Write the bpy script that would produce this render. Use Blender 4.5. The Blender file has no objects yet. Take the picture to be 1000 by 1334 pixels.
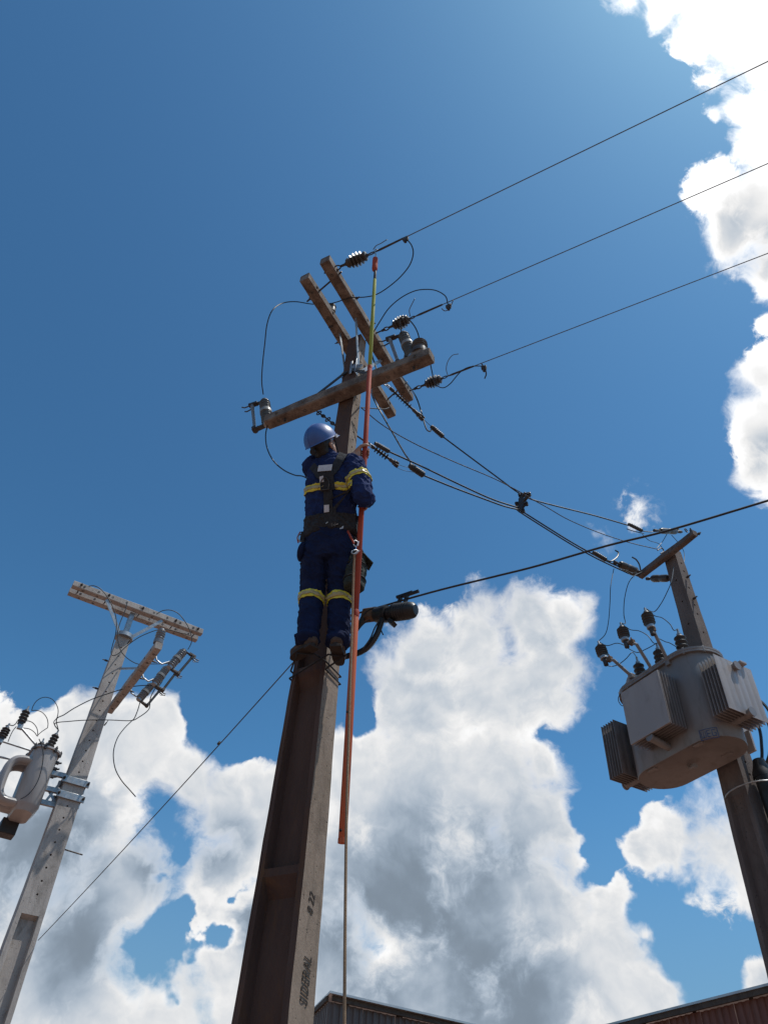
import bpy, bmesh, math, random
from mathutils import Vector, Matrix, noise
from mathutils.bvhtree import BVHTree
random.seed(7)
S = bpy.context.scene
COL = S.collection
R = math.radians

# ---------------------------------------------------------------- camera
CAM = Vector((0, 0, 1.6))
XC = Vector((0.998102491, -0.0433895513, 0.0436894001))      # camera right, up and back, in world axes
YC = Vector((-0.0615744821, -0.703330630, 0.708191082))
ZC = Vector((0.0, -0.709537435, -0.704667743))
cd = bpy.data.cameras.new('camera'); co = bpy.data.objects.new('camera', cd); COL.objects.link(co)
m = Matrix((XC, YC, ZC)).transposed().to_4x4(); m.translation = CAM
co.matrix_world = m
cd.sensor_fit = 'VERTICAL'; cd.sensor_height = 36.0; cd.lens = 36.0 * 1000 / 1334
cd.clip_start = 0.05; cd.clip_end = 4000
S.camera = co
def ray(px, py):
    return (XC * (px - 500) + YC * (667 - py) - ZC * 1000).normalized()
def at_y(px, py, Y):
    d = ray(px, py); return CAM + d * (Y / d.y)
def at_z(px, py, z):
    d = ray(px, py); return CAM + d * ((z - CAM.z) / d.z)
def at_plane(px, py, P, n):
    d = ray(px, py); return CAM + d * ((P - CAM).dot(n) / d.dot(n))
def azv(a):
    return Vector((math.sin(R(a)), math.cos(R(a)), 0))
UP = Vector((0, 0, 1))

# ---------------------------------------------------------------- sun, sky and exposure
SUN_AZ, SUN_EL = 104.0, 68.0
SUN = azv(SUN_AZ) * math.cos(R(SUN_EL)) + UP * math.sin(R(SUN_EL))
sl = bpy.data.lights.new('sun', 'SUN'); so = bpy.data.objects.new('sun', sl); COL.objects.link(so)
sl.energy = 3.4; sl.angle = R(0.53); sl.color = (1.0, 0.96, 0.9)
so.rotation_euler = SUN.to_track_quat('Z', 'Y').to_euler(); so.location = (0, 0, 40)
S.view_settings.view_transform = 'Standard'; S.view_settings.look = 'None'
S.view_settings.exposure = 0.0; S.view_settings.gamma = 1.0; S.view_settings.use_curve_mapping = False
S.render.engine = 'CYCLES'
S.cycles.max_bounces = 6; S.cycles.diffuse_bounces = 3; S.cycles.glossy_bounces = 3

class NT:
    def __init__(s, nt): s.nt = nt
    def n(s, t, **k):
        x = s.nt.nodes.new(t)
        for a, b in k.items(): setattr(x, a, b)
        return x
    def put(s, sock, v):
        if isinstance(v, bpy.types.NodeSocket): s.nt.links.new(v, sock)
        else: sock.default_value = v
    def math(s, op, a, b=None, c=None, clamp=False):
        x = s.n('ShaderNodeMath', operation=op, use_clamp=clamp)
        s.put(x.inputs[0], a)
        if b is not None: s.put(x.inputs[1], b)
        if c is not None: s.put(x.inputs[2], c)
        return x.outputs[0]
    def vec(s, op, a, b=None, out=0):
        x = s.n('ShaderNodeVectorMath', operation=op)
        s.put(x.inputs[0], a)
        if b is not None:
            s.put(x.inputs['Scale'] if op == 'SCALE' else x.inputs[1], b)
        return x.outputs[out]
    def noise(s, v, scale, detail=4.0, rough=0.55, lac=2.0, dist=0.0, out=0):
        x = s.n('ShaderNodeTexNoise'); s.put(x.inputs['Vector'], v)
        x.inputs['Scale'].default_value = scale; x.inputs['Detail'].default_value = detail
        x.inputs['Roughness'].default_value = rough; x.inputs['Lacunarity'].default_value = lac
        x.inputs['Distortion'].default_value = dist
        return x.outputs[out]
    def ramp(s, v, a, b, lo=0.0, hi=1.0, smooth=True):
        x = s.n('ShaderNodeMapRange', interpolation_type='SMOOTHSTEP' if smooth else 'LINEAR')
        s.put(x.inputs[0], v); x.inputs[1].default_value = a; x.inputs[2].default_value = b
        x.inputs[3].default_value = lo; x.inputs[4].default_value = hi
        return x.outputs[0]
    def mix(s, f, a, b, mode='MIX'):
        x = s.n('ShaderNodeMix', data_type='RGBA', blend_type=mode)
        s.put(x.inputs[0], f)
        for sk, v in ((x.inputs[6], a), (x.inputs[7], b)):
            s.put(sk, v if isinstance(v, bpy.types.NodeSocket) else (*v, 1.0)[:4])
        return x.outputs[2]

SKYTINT = (0.55, 0.842, 0.742)
W = bpy.data.worlds.new('World'); S.world = W; W.use_nodes = True
W.node_tree.nodes.clear(); w = NT(W.node_tree)
out = w.n('ShaderNodeOutputWorld'); bg = w.n('ShaderNodeBackground'); bg.inputs[1].default_value = 0.1
W.node_tree.links.new(bg.outputs[0], out.inputs[0])
sky = w.n('ShaderNodeTexSky', sky_type='NISHITA', sun_disc=False)
sky.sun_elevation = R(SUN_EL); sky.sun_rotation = R(SUN_AZ)
sky.altitude = 600; sky.air_density = 1.0; sky.dust_density = 1.0; sky.ozone_density = 2.5
tc = w.n('ShaderNodeTexCoord').outputs['Generated']
D = w.vec('NORMALIZE', tc)
# cumulus: each puff is a cap on the sky given by its direction, angular radius and thickness
PUFFS = [  # azimuth-fixed puffs, listed as the direction through (x, y) of the photograph, radius, thickness
 # bright cloud high on the right
 (935,12,70,1),(1010,40,110,1),(868,0,38,.8),(1020,170,92,1),(1000,262,98,1),(948,305,50,1),(1010,345,45,.9),(965,135,45,.9),(912,158,16,.55),(820,-10,40,.6),
 (1080,120,130,1),(1090,300,110,1),
 # cloud at the right edge
 (1012,490,40,.9),(1005,560,52,1),(1000,622,42,.9),(1060,560,80,1),(1000,425,14,.5),
 # small wisps
 (818,692,34,.30),(785,706,22,.22),
 # middle cloud, upper lobe
 (556,842,62,1),(620,835,70,1),(685,818,62,1),(728,812,42,.9),(752,790,20,.55),(520,880,45,.9),(560,915,75,1),(650,905,75,1),(715,880,60,.9),(745,915,34,.6),(600,812,38,.9),
 # middle cloud, body
 (470,1010,95,1),(540,1040,120,1),(630,1040,100,1),(690,1085,85,1),(520,1150,130,1),(620,1180,150,1),(720,1200,105,1),(790,1260,85,1),(840,1300,60,.9),
 (700,1300,130,1),(560,1290,130,1),(660,1390,160,1),(800,1400,130,1),(430,1120,110,1),(420,1250,120,1),(500,1380,140,1),(722,1010,34,.7),(742,1105,32,.7),(800,1200,34,.7),(840,1235,28,.6),
 # left cloud
 (215,942,34,.9),(180,985,58,1),(240,1012,52,1),(228,1062,36,.5),(285,1040,55,1),(340,1010,46,.9),(370,985,30,.7),(330,1075,75,1),(110,978,58,1),(55,1005,70,1),(5,985,56,1),(-40,1010,100,1),
 (120,1060,85,1),(40,1110,110,1),(150,1150,85,.95),(290,1130,75,1),(360,1180,90,1),(90,1240,110,1),(20,1290,130,1),(130,1320,85,1),(200,1300,60,.8),(330,1260,80,.95),(300,1320,60,.8),(270,1190,45,.7),(-60,1180,160,1),(170,1380,130,1),(380,1400,150,1),
 # thin cloud low on the right
 (836,1066,36,.5),(872,1108,60,.62),(832,1120,32,.5),(940,1100,75,.7),(985,1060,50,.6),(985,1160,55,.6),(900,1150,45,.5),(1000,1270,45,.8),(1040,1130,90,.8),(960,1340,60,.7),(1080,1260,90,.9)]
HOLES = [(225,1248,28,.8),(262,1228,22,.8),(250,1270,14,.6),(218,1092,12,.4),(190,1150,10,.3),(300,945,40,.7),(440,900,40,.6),(790,1060,30,.7),(784,1130,28,.7),(330,1150,16,.4),(165,1010,16,.4),(880,1230,38,.8),(470,930,18,.5),(640,960,14,.3)]
wn = w.noise(D, 5.0, 3.0, 0.5, out=1)
wv = w.vec('SCALE', w.vec('SUBTRACT', wn, (0.5, 0.5, 0.5)), 0.075)
DW = w.vec('ADD', D, wv)
def puff(px, py, r, k, at=None):
    c = ray(px, py); ang = r / 1000.0 * c.dot(-ZC)          # angular size of the puff
    dist = w.vec('DISTANCE', at if at is not None else DW, tuple(c), out=1)
    return w.math('MULTIPLY_ADD', dist, -k * 1.0 / ang, k)     # k at its middle, 0 at its rim
B = None
for p in PUFFS:
    v = puff(*p)
    B = v if B is None else w.math('SMOOTH_MAX', B, v, 0.22)
B = w.math('SMOOTH_MIN', B, 1.2, 0.3)
HV = w.vec('ADD', DW, w.vec('SCALE', w.vec('SUBTRACT', w.noise(D, 14.0, 4.0, 0.5, out=1), (0.5, 0.5, 0.5)), 0.16))
for px, py, r, k in HOLES:
    v = puff(px, py, r * 2.0, 1, HV)
    B = w.math('SUBTRACT', B, w.math('MULTIPLY', w.math('MAXIMUM', v, 0.0), 1.6 * k))
# broken cumulus goes on all round, thinned out of view to darken shaded faces
away = w.ramp(w.vec('DOT_PRODUCT', D, tuple(-ZC), out=1), 0.76, 0.66)
big = w.math('MULTIPLY_ADD', w.noise(DW, 2.6, 3.0, 0.55), 5.0, -3.15)
big = w.math('MINIMUM', big, 0.8)
big = w.math('MULTIPLY_ADD', away, 1.6, w.math('SUBTRACT', big, 1.6))
B = w.math('MAXIMUM', B, big)
fine = w.vec('ADD', DW, w.vec('SCALE', w.vec('SUBTRACT', w.noise(D, 22.0, 3.0, 0.55, out=1), (0.5, 0.5, 0.5)), 0.030))
n1 = w.noise(fine, 12.0, 13.0, 0.65)
n0 = w.noise(DW, 5.0, 4.0, 0.5)
bil = w.math('ABSOLUTE', w.math('MULTIPLY_ADD', w.noise(fine, 15.0, 4.0, 0.5), 2.0, -1.0))       # billows: rounded tops, soft creases
n3 = w.noise(D, 6.0, 3.0, 0.5)
n4 = w.noise(DW, 8.0, 2.0, 0.5)
dens = w.math('ADD', B, w.math('MULTIPLY_ADD', n1, 1.75, -0.84))
dens = w.math('ADD', dens, w.math('MULTIPLY_ADD', n0, 0.7, -0.35))
dens = w.math('SUBTRACT', dens, w.math('MULTIPLY', bil, 0.28))
soft = w.ramp(n4, 0.36, 0.62, 0.14, 0.68)
alpha = w.ramp(w.math('DIVIDE', w.math('ADD', dens, 0.06), soft), 0.0, 1.0)
# thick parts of the clouds, seen from below, let less light through
SHADE = [(500,1165,120),(560,1190,150),(620,1250,150),(500,1290,130),(690,1300,100),(640,1130,80),(430,1210,90),(955,290,50),(1010,310,60),(60,1090,100),(20,1140,110),(345,1200,50),(1010,590,45),(100,1230,80),(280,1090,50),(200,1120,50)]
T = None
for px, py, r in SHADE:
    v = puff(px, py, r * 1.15, 1)
    T = v if T is None else w.math('SMOOTH_MAX', T, v, 0.4)
T = w.math('MAXIMUM', T, w.math('MULTIPLY', away, w.math('MULTIPLY_ADD', n3, 3.0, -1.1)))
T = w.math('ADD', T, w.math('MULTIPLY_ADD', w.noise(fine, 5.5, 5.0, 0.5), 1.3, -0.65))
shade = w.math('MULTIPLY', w.ramp(T, -0.35, 1.15), w.ramp(dens, 0.1, 0.8))
step = tuple((SUN - ray(600, 900) * 0.7).normalized() * 0.016)
r1 = w.noise(fine, 13.0, 6.0, 0.52); r2 = w.noise(w.vec('ADD', fine, step), 13.0, 6.0, 0.52)
relief = w.math('MULTIPLY', w.math('SUBTRACT', r1, r2), 0.65)
sd = w.vec('DOT_PRODUCT', D, tuple(SUN), out=1)
glow = w.ramp(sd, 0.55, 0.98)
rim = w.ramp(dens, 0.1, 0.75, 0.14, 0.0)
lum = w.math('SUBTRACT', w.math('ADD', 0.80, w.math('ADD', relief, rim)), w.math('MULTIPLY', shade, 0.60))
lum = w.math('ADD', lum, w.math('MULTIPLY', glow, 0.40))
lum = w.math('SUBTRACT', lum, w.math('MULTIPLY', bil, 0.05))
lum = w.math('SMOOTH_MAX', lum, 0.28, 0.15)
ccol = w.vec('SCALE', w.mix(w.ramp(lum, 0.30, 0.90), (0.76, 0.95, 1.18), (1.0, 1.0, 1.0)), w.math('MULTIPLY', lum, 10.0))
skyg = w.n('ShaderNodeGamma'); w.put(skyg.inputs[0], sky.outputs[0]); skyg.inputs[1].default_value = 1.45
low = w.ramp(w.vec('DOT_PRODUCT', D, (0, 0, 1), out=1), 0.12, 0.45, 0.65, 0.0)
skyc = w.mix(1.0, skyg.outputs[0], SKYTINT, 'MULTIPLY')
skyc = w.mix(low, skyc, (1.7, 2.6, 3.7))                   # thin haze low in the sky
fin = w.mix(alpha, skyc, ccol)
W.node_tree.links.new(fin, bg.inputs[0])
W.cycles.sampling_method = 'MANUAL'; W.cycles.sample_map_resolution = 512

# ---------------------------------------------------------------- materials
def material(name, base, var=None, rough=0.7, metal=0.0, scale=6.0, bump=0.0, bscale=40.0, dirt=None, dirt_amt=0.4, stretch=(1, 1, 1), spec=0.5, coat=0.0, pits=0):
    m = bpy.data.materials.new(name); m.use_nodes = True
    t = NT(m.node_tree); p = m.node_tree.nodes['Principled BSDF']
    c = t.n('ShaderNodeTexCoord').outputs['Object']
    v = t.vec('MULTIPLY', c, stretch)
    col = (*base, 1)
    if var is not None:
        col = t.mix(t.ramp(t.noise(v, scale, 6.0, 0.6), 0.35, 0.65), base, var)
    else:
        col = t.mix(t.ramp(t.noise(v, scale, 5.0, 0.6), 0.3, 0.7), tuple(x * 0.86 for x in base), tuple(min(1, x * 1.1) for x in base))
    if dirt is not None:
        k = t.ramp(t.noise(v, scale * 2.7, 8.0, 0.65, dist=0.6), 0.62 - 0.25 * dirt_amt, 0.74)
        col = t.mix(t.math('MULTIPLY', k, dirt_amt), col, dirt)
    h = t.noise(v, bscale, 6.0, 0.65)
    if pits:                                            # small air holes left by the mould
        vo = t.n('ShaderNodeTexVoronoi'); t.put(vo.inputs['Vector'], c); vo.inputs['Scale'].default_value = 34.0; vo.inputs['Randomness'].default_value = 1.0
        pit = t.math('MULTIPLY', t.ramp(vo.outputs['Distance'], 0.10, 0.22, 1.0, 0.0), t.ramp(t.noise(c, 9.0, 3.0), 0.50, 0.60))
        col = t.mix(t.math('MULTIPLY', pit, 0.7), col, tuple(x * 0.25 for x in base)); h = t.math('SUBTRACT', h, pit)
        run = t.ramp(t.noise(t.vec('MULTIPLY', c, (1, 1, 0.06)), 16.0, 4.0, 0.6), 0.56, 0.70)
        col = t.mix(t.math('MULTIPLY', run, 0.4), col, tuple(x * 0.45 for x in base))
    t.put(p.inputs['Base Color'], col)
    t.put(p.inputs['Roughness'], t.ramp(t.noise(v, scale * 1.7, 4.0), 0.3, 0.7, max(0.05, rough - 0.1), min(1, rough + 0.1)))
    p.inputs['Metallic'].default_value = metal
    p.inputs['Specular IOR Level'].default_value = spec
    p.inputs['Coat Weight'].default_value = coat
    if bump:
        b = t.n('ShaderNodeBump'); b.inputs['Strength'].default_value = bump; b.inputs['Distance'].default_value = 0.01
        t.put(b.inputs['Height'], h); t.put(p.inputs['Normal'], b.outputs[0])
    return m
M = {}
M['concrete'] = material('weathered_concrete', (0.20, 0.175, 0.150), (0.285, 0.255, 0.22), 0.92, scale=3.0, bump=0.5, bscale=60, dirt=(0.07, 0.055, 0.045), dirt_amt=0.55, stretch=(1, 1, 0.35))
M['concrete_brown'] = material('brown_stained_concrete', (0.185, 0.138, 0.102), (0.25, 0.19, 0.145), 0.93, scale=4.0, bump=0.5, bscale=60, dirt=(0.075, 0.05, 0.032), dirt_amt=0.6, pits=1, stretch=(1, 1, 0.5))
M['recess'] = material('iron_stained_shaded_concrete', (0.062, 0.032, 0.023), (0.098, 0.053, 0.038), 0.95, scale=3.0, bump=0.5, bscale=50, dirt=(0.16, 0.07, 0.02), dirt_amt=0.5, stretch=(1, 1, 0.3))  # iron stain, with the shade of the pole's unlit sides put into the colour
M['concrete_pale'] = material('pale_concrete', (0.33, 0.292, 0.262), (0.415, 0.37, 0.335), 0.9, scale=3.5, bump=0.4, bscale=70, dirt=(0.1, 0.085, 0.07), dirt_amt=0.55, pits=1, stretch=(1, 1, 0.4))
M['concrete_grey'] = material('dark_grey_concrete', (0.11, 0.083, 0.072), (0.155, 0.12, 0.105), 0.92, scale=4, bump=0.5, bscale=60, dirt=(0.06, 0.05, 0.045), dirt_amt=0.5, pits=1, stretch=(1, 1, 0.4))
M['arm'] = material('aged_arm_concrete', (0.112, 0.083, 0.064), (0.225, 0.178, 0.142), 0.92, scale=7, bump=0.6, bscale=80, dirt=(0.045, 0.022, 0.013), dirt_amt=0.7, pits=1)
M['steel'] = material('galvanised_steel', (0.3, 0.31, 0.32), (0.38, 0.39, 0.4), 0.45, 0.75, scale=18, dirt=(0.25, 0.24, 0.23), dirt_amt=0.5)
M['dark_steel'] = material('dark_weathered_steel', (0.055, 0.05, 0.048), (0.10, 0.085, 0.075), 0.6, 0.6, scale=20)
M['rust'] = material('rusty_steel', (0.11, 0.06, 0.035), (0.17, 0.10, 0.06), 0.85, 0.2, scale=22)
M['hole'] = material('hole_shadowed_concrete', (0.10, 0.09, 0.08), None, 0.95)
M['porcelain'] = material('glazed_grey_insulator', (0.052, 0.044, 0.038), (0.08, 0.069, 0.06), 0.36, scale=12, dirt=(0.09, 0.07, 0.055), dirt_amt=0.5, coat=0.0, spec=0.35)
M['porcelain_grey'] = material('pale_grey_porcelain', (0.13, 0.13, 0.132), (0.18, 0.18, 0.183), 0.25, scale=12, coat=0.4)
M['bushing'] = material('dark_bushing_rubber', (0.022, 0.018, 0.017), (0.034, 0.028, 0.026), 0.5, scale=14)
M['band'] = material('cutout_band', (0.2, 0.195, 0.185), None, 0.5, scale=20)
M['rubber'] = material('black_cable_jacket', (0.008, 0.008, 0.009), (0.013, 0.013, 0.014), 0.5, scale=15)
M['alu'] = material('dull_aluminium_conductor', (0.10, 0.10, 0.105), (0.16, 0.16, 0.165), 0.5, 0.5, scale=30)
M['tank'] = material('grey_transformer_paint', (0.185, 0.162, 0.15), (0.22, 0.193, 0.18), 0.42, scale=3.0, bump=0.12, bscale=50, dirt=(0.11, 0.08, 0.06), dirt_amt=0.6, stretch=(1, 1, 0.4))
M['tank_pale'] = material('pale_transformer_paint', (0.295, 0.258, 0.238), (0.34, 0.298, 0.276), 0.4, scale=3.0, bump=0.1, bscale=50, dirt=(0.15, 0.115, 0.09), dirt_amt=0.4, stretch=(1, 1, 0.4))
M['logo'] = material('blue_logo_print', (0.03, 0.06, 0.16), None, 0.5)
M['engraved_dark'] = material('dark_mould_lettering', (0.035, 0.03, 0.026), None, 0.95)
M['navy'] = material('navy_workwear_cotton', (0.011, 0.022, 0.08), (0.017, 0.032, 0.108), 0.95, scale=9, bump=0.35, bscale=150, spec=0.2)
M['navy_dark'] = material('navy_trouser_cotton', (0.0075, 0.013, 0.043), (0.011, 0.019, 0.058), 0.95, scale=9, bump=0.35, bscale=150, spec=0.2)
M['webbing'] = material('black_webbing', (0.014, 0.014, 0.017), (0.022, 0.022, 0.026), 0.85, scale=40, bump=0.3, bscale=250)
M['hivis'] = material('yellow_reflective_tape', (0.62, 0.52, 0.035), (0.70, 0.60, 0.06), 0.6, scale=20)
M['silver'] = material('silver_reflective_tape', (0.38, 0.3, 0.13), (0.46, 0.37, 0.18), 0.4, scale=20)
M['label'] = material('pale_fabric_label', (0.48, 0.48, 0.50), (0.56, 0.56, 0.58), 0.7, scale=30)
M['helmet'] = material('blue_helmet_plastic', (0.036, 0.092, 0.275), (0.045, 0.107, 0.31), 0.52, scale=5, dirt=(0.07, 0.10, 0.25), dirt_amt=0.3, coat=0.0)
M['skin'] = material('tanned_skin', (0.36, 0.19, 0.125), (0.42, 0.235, 0.155), 0.55, scale=30, bump=0.1, bscale=200)
M['hair'] = material('black_hair', (0.012, 0.010, 0.009), None, 0.6, scale=60)
M['leather'] = material('brown_work_leather', (0.055, 0.03, 0.018), (0.085, 0.047, 0.028), 0.75, scale=14, bump=0.3, bscale=90, dirt=(0.03, 0.018, 0.012), dirt_amt=0.5)
M['sole'] = material('dark_rubber_sole', (0.03, 0.02, 0.015), None, 0.85)
M['canvas'] = material('dark_green_canvas', (0.022, 0.028, 0.022), (0.032, 0.038, 0.03), 0.9, scale=20, bump=0.3, bscale=200)
M['red_rod'] = material('red_orange_fibreglass', (0.3, 0.038, 0.02), (0.36, 0.058, 0.028), 0.75, scale=5, dirt=(0.15, 0.035, 0.02), dirt_amt=0.4, stretch=(1, 1, 0.2), spec=0.25)
M['orange_rod'] = material('orange_fibreglass', (0.42, 0.085, 0.03), (0.48, 0.11, 0.045), 0.7, scale=5, dirt=(0.2, 0.05, 0.03), dirt_amt=0.4, stretch=(1, 1, 0.2), spec=0.3)
M['tank_light'] = material('light_grey_transformer_paint', (0.33, 0.30, 0.285), (0.385, 0.355, 0.335), 0.4, scale=3.0, bump=0.1, bscale=50, dirt=(0.25, 0.2, 0.16), dirt_amt=0.4, stretch=(1, 1, 0.4))
M['lime_rod'] = material('lime_yellow_fibreglass', (0.25, 0.27, 0.035), (0.31, 0.32, 0.06), 0.75, scale=6, stretch=(1, 1, 0.3), spec=0.25)
M['rope'] = material('tan_rope', (0.24, 0.15, 0.09), (0.3, 0.2, 0.12), 0.95, scale=60, bump=0.6, bscale=220)
M['shed_brown'] = material('faded_brown_sheeting', (0.1, 0.075, 0.065), (0.14, 0.105, 0.092), 0.6, 0.1, scale=1.2, dirt=(0.08, 0.05, 0.035), dirt_amt=0.5, stretch=(1, 1, 0.3))
M['shed_red'] = material('rusty_red_sheeting', (0.15, 0.055, 0.04), (0.2, 0.085, 0.06), 0.7, 0.1, scale=1.2, dirt=(0.07, 0.03, 0.02), dirt_amt=0.6, stretch=(1, 1, 0.3))
M['roof'] = material('zinc_roof_sheet', (0.40, 0.40, 0.41), (0.50, 0.50, 0.50), 0.4, 0.5, scale=1.0, dirt=(0.2, 0.13, 0.09), dirt_amt=0.4)
M['timber'] = material('dark_timber', (0.06, 0.045, 0.035), (0.09, 0.07, 0.055), 0.9, scale=5)
M['earth'] = material('red_brown_earth', (0.2, 0.112, 0.08), (0.265, 0.158, 0.115), 0.98, scale=0.6, bump=0.5, bscale=6, dirt=(0.13, 0.11, 0.05), dirt_amt=0.5)

# ---------------------------------------------------------------- mesh helpers
class MB:
    """collects shapes; build() links them as one mesh object"""
    def __init__(s): s.bm = bmesh.new()
    def box(s, c, ax, ay, az):
        """box from its centre and three half-extent vectors"""
        c, ax, ay, az = map(Vector, (c, ax, ay, az))
        v = [s.bm.verts.new(c + ax * i + ay * j + az * k) for k in (-1, 1) for j in (-1, 1) for i in (-1, 1)]
        for f in ((0, 2, 3, 1), (4, 5, 7, 6), (0, 1, 5, 4), (2, 6, 7, 3), (0, 4, 6, 2), (1, 3, 7, 5)):
            s.bm.faces.new([v[i] for i in f])
        return s
    def bar(s, a, b, w, t, side=UP):
        """rectangular bar from a to b, w across `side`, t along it"""
        a, b = Vector(a), Vector(b); d = (b - a); l = d.length; d.normalize()
        u = d.cross(Vector(side)).normalized(); v = u.cross(d)
        return s.box((a + b) / 2, d * l / 2, u * w / 2, v * t / 2)
    def tube(s, pts, r, n=8, cap=True):
        pts = [Vector(p) for p in pts]; rings = []; u = None
        for i, p in enumerate(pts):
            d = (pts[min(i + 1, len(pts) - 1)] - pts[max(i - 1, 0)]).normalized()
            if u is None:
                u = d.cross(UP if abs(d.z) < 0.9 else Vector((1, 0, 0))).normalized()
            else:
                u = (u - d * u.dot(d)).normalized()
            v = d.cross(u); rr = r[i] if isinstance(r, (list, tuple)) else r
            rings.append([s.bm.verts.new(p + (u * math.cos(a) + v * math.sin(a)) * rr) for a in (2 * math.pi * k / n for k in range(n))])
        for A, B in zip(rings, rings[1:]):
            for k in range(n):
                s.bm.faces.new((A[k], A[(k + 1) % n], B[(k + 1) % n], B[k]))
        if cap:
            s.bm.faces.new(rings[0][::-1]); s.bm.faces.new(rings[-1])
        return s
    def lathe(s, prof, mat=Matrix(), n=18):
        """profile of (radius, height) turned about the local z axis"""
        rings = []
        for r, z in prof:
            rings.append([s.bm.verts.new(mat @ Vector((max(r, 1e-4) * math.cos(a), max(r, 1e-4) * math.sin(a), z))) for a in (2 * math.pi * k / n for k in range(n))])
        for A, B in zip(rings, rings[1:]):
            for k in range(n):
                s.bm.faces.new((A[k], A[(k + 1) % n], B[(k + 1) % n], B[k]))
        s.bm.faces.new(rings[0][::-1]); s.bm.faces.new(rings[-1])
        return s
    def ring(s, c, nrm, rad, r, n=16, stretch=None, k=1.0):
        """torus, optionally stretched along a direction (a chain link)"""
        nrm = Vector(nrm).normalized(); c = Vector(c)
        u = Vector(stretch).normalized() if stretch is not None else nrm.cross(UP if abs(nrm.z) < .9 else Vector((1, 0, 0))).normalized()
        u = (u - nrm * u.dot(nrm)).normalized(); v = nrm.cross(u); rings = []
        for i in range(n):
            a = 2 * math.pi * i / n
            e = (u * math.cos(a) + v * math.sin(a)); p = c + u * math.cos(a) * rad * k + v * math.sin(a) * rad
            rings.append([s.bm.verts.new(p + (e * math.cos(b) + nrm * math.sin(b)) * r) for b in (2 * math.pi * j / 7 for j in range(7))])
        for i in range(n):
            A, B = rings[i], rings[(i + 1) % n]
            for j in range(7):
                s.bm.faces.new((A[j], B[j], B[(j + 1) % 7], A[(j + 1) % 7]))
        return s
    def bolt(s, p, d, l=0.03, r=0.012):
        p = Vector(p); d = Vector(d).normalized()
        s.tube([p, p + d * l], r * 0.55, 6); s.tube([p + d * l * 0.1, p + d * l * 0.6], r, 6); return s
    def build(s, name, mat, parent=None, smooth=True, bevel=0.0, world=True, sharp=38):
        bmesh.ops.recalc_face_normals(s.bm, faces=s.bm.faces)
        me = bpy.data.meshes.new(name); s.bm.to_mesh(me); s.bm.free()
        return link(name, me, mat, parent, smooth, bevel, world, sharp)
ROOT = {}
def link(name, me, mat, parent=None, smooth=True, bevel=0.0, world=True, sharp=38):
    o = bpy.data.objects.new(name, me); COL.objects.link(o)
    for x in (mat if isinstance(mat, (list, tuple)) else [mat]):
        me.materials.append(x)
    if parent is not None:
        o.parent = parent; r = parent
        while r.parent is not None: r = r.parent
        if world and r.name in ROOT: me.transform(ROOT[r.name].inverted())
    if smooth and len(me.polygons):
        me.shade_smooth(); me.set_sharp_from_angle(angle=R(sharp))
    if bevel:
        b = o.modifiers.new('bevel', 'BEVEL'); b.width = bevel; b.segments = 2; b.limit_method = 'ANGLE'; b.angle_limit = R(40)
    return o
def tag(o, label, cat, group=None):
    o['label'] = label; o['category'] = cat
    if group: o['group'] = group
    return o
def thing(name, label, cat, at=Matrix(), group=None):
    o = bpy.data.objects.new(name, None); COL.objects.link(o); o.empty_display_size = 0.1
    if not isinstance(at, Matrix): at = Matrix.Translation(Vector(at))
    o.matrix_world = at; ROOT[o.name] = at.copy()
    return tag(o, label, cat, group)
def copy_thing(o, at, label, group=None):
    def rec(x, p):
        c = x.copy(); COL.objects.link(c); c.parent = p
        for ch in x.children: rec(ch, c)
        return c
    c = rec(o, None); c.matrix_world = at; ROOT[c.name] = at.copy(); c['label'] = label
    if group: c['group'] = group
    return c
def frame(o, z, x=None):
    """matrix with origin o, local z along z, local x as near x as it can be"""
    z = Vector(z).normalized(); x = Vector(x) if x is not None else (UP if abs(z.z) < 0.9 else Vector((1, 0, 0)))
    x = (x - z * x.dot(z)).normalized(); y = z.cross(x)
    m = Matrix((x, y, z)).transposed().to_4x4(); m.translation = Vector(o); return m
def smooth_path(P, n=8):
    P = [Vector(p) for p in P]
    if len(P) < 3: return P
    Q = [P[0] * 2 - P[1]] + P + [P[-1] * 2 - P[-2]]; out = []
    for i in range(1, len(Q) - 2):
        a, b, c, d = Q[i - 1:i + 3]
        for k in range(n):
            t = k / n
            out.append(0.5 * ((2 * b) + (c - a) * t + (2 * a - 5 * b + 4 * c - d) * t * t + (3 * b - a - 3 * c + d) * t ** 3))
    out.append(P[-1]); return out
def wire(name, pts, r, label, cat='wire', mat='rubber', group=None, n=8, parent=None, seg=6):
    o = MB().tube(smooth_path(pts, n), r, seg).build(name, M[mat], parent)
    if parent is None: tag(o, label, cat, group)
    return o
def span(a, b, sag, k=14):
    """points of a hanging line"""
    a, b = Vector(a), Vector(b)
    return [a.lerp(b, i / k) - UP * sag * 4 * (i / k) * (1 - i / k) for i in range(k + 1)]

# ---------------------------------------------------------------- ground
g = MB(); nn = 24
vs = [[g.bm.verts.new(((i / nn - .5) * 1600, (j / nn - .5) * 1600, 0)) for i in range(nn + 1)] for j in range(nn + 1)]
for j in range(nn):
    for i in range(nn):
        g.bm.faces.new((vs[j][i], vs[j][i + 1], vs[j + 1][i + 1], vs[j + 1][i]))
ground = g.build('ground', M['earth']); ground['kind'] = 'structure'

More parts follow.
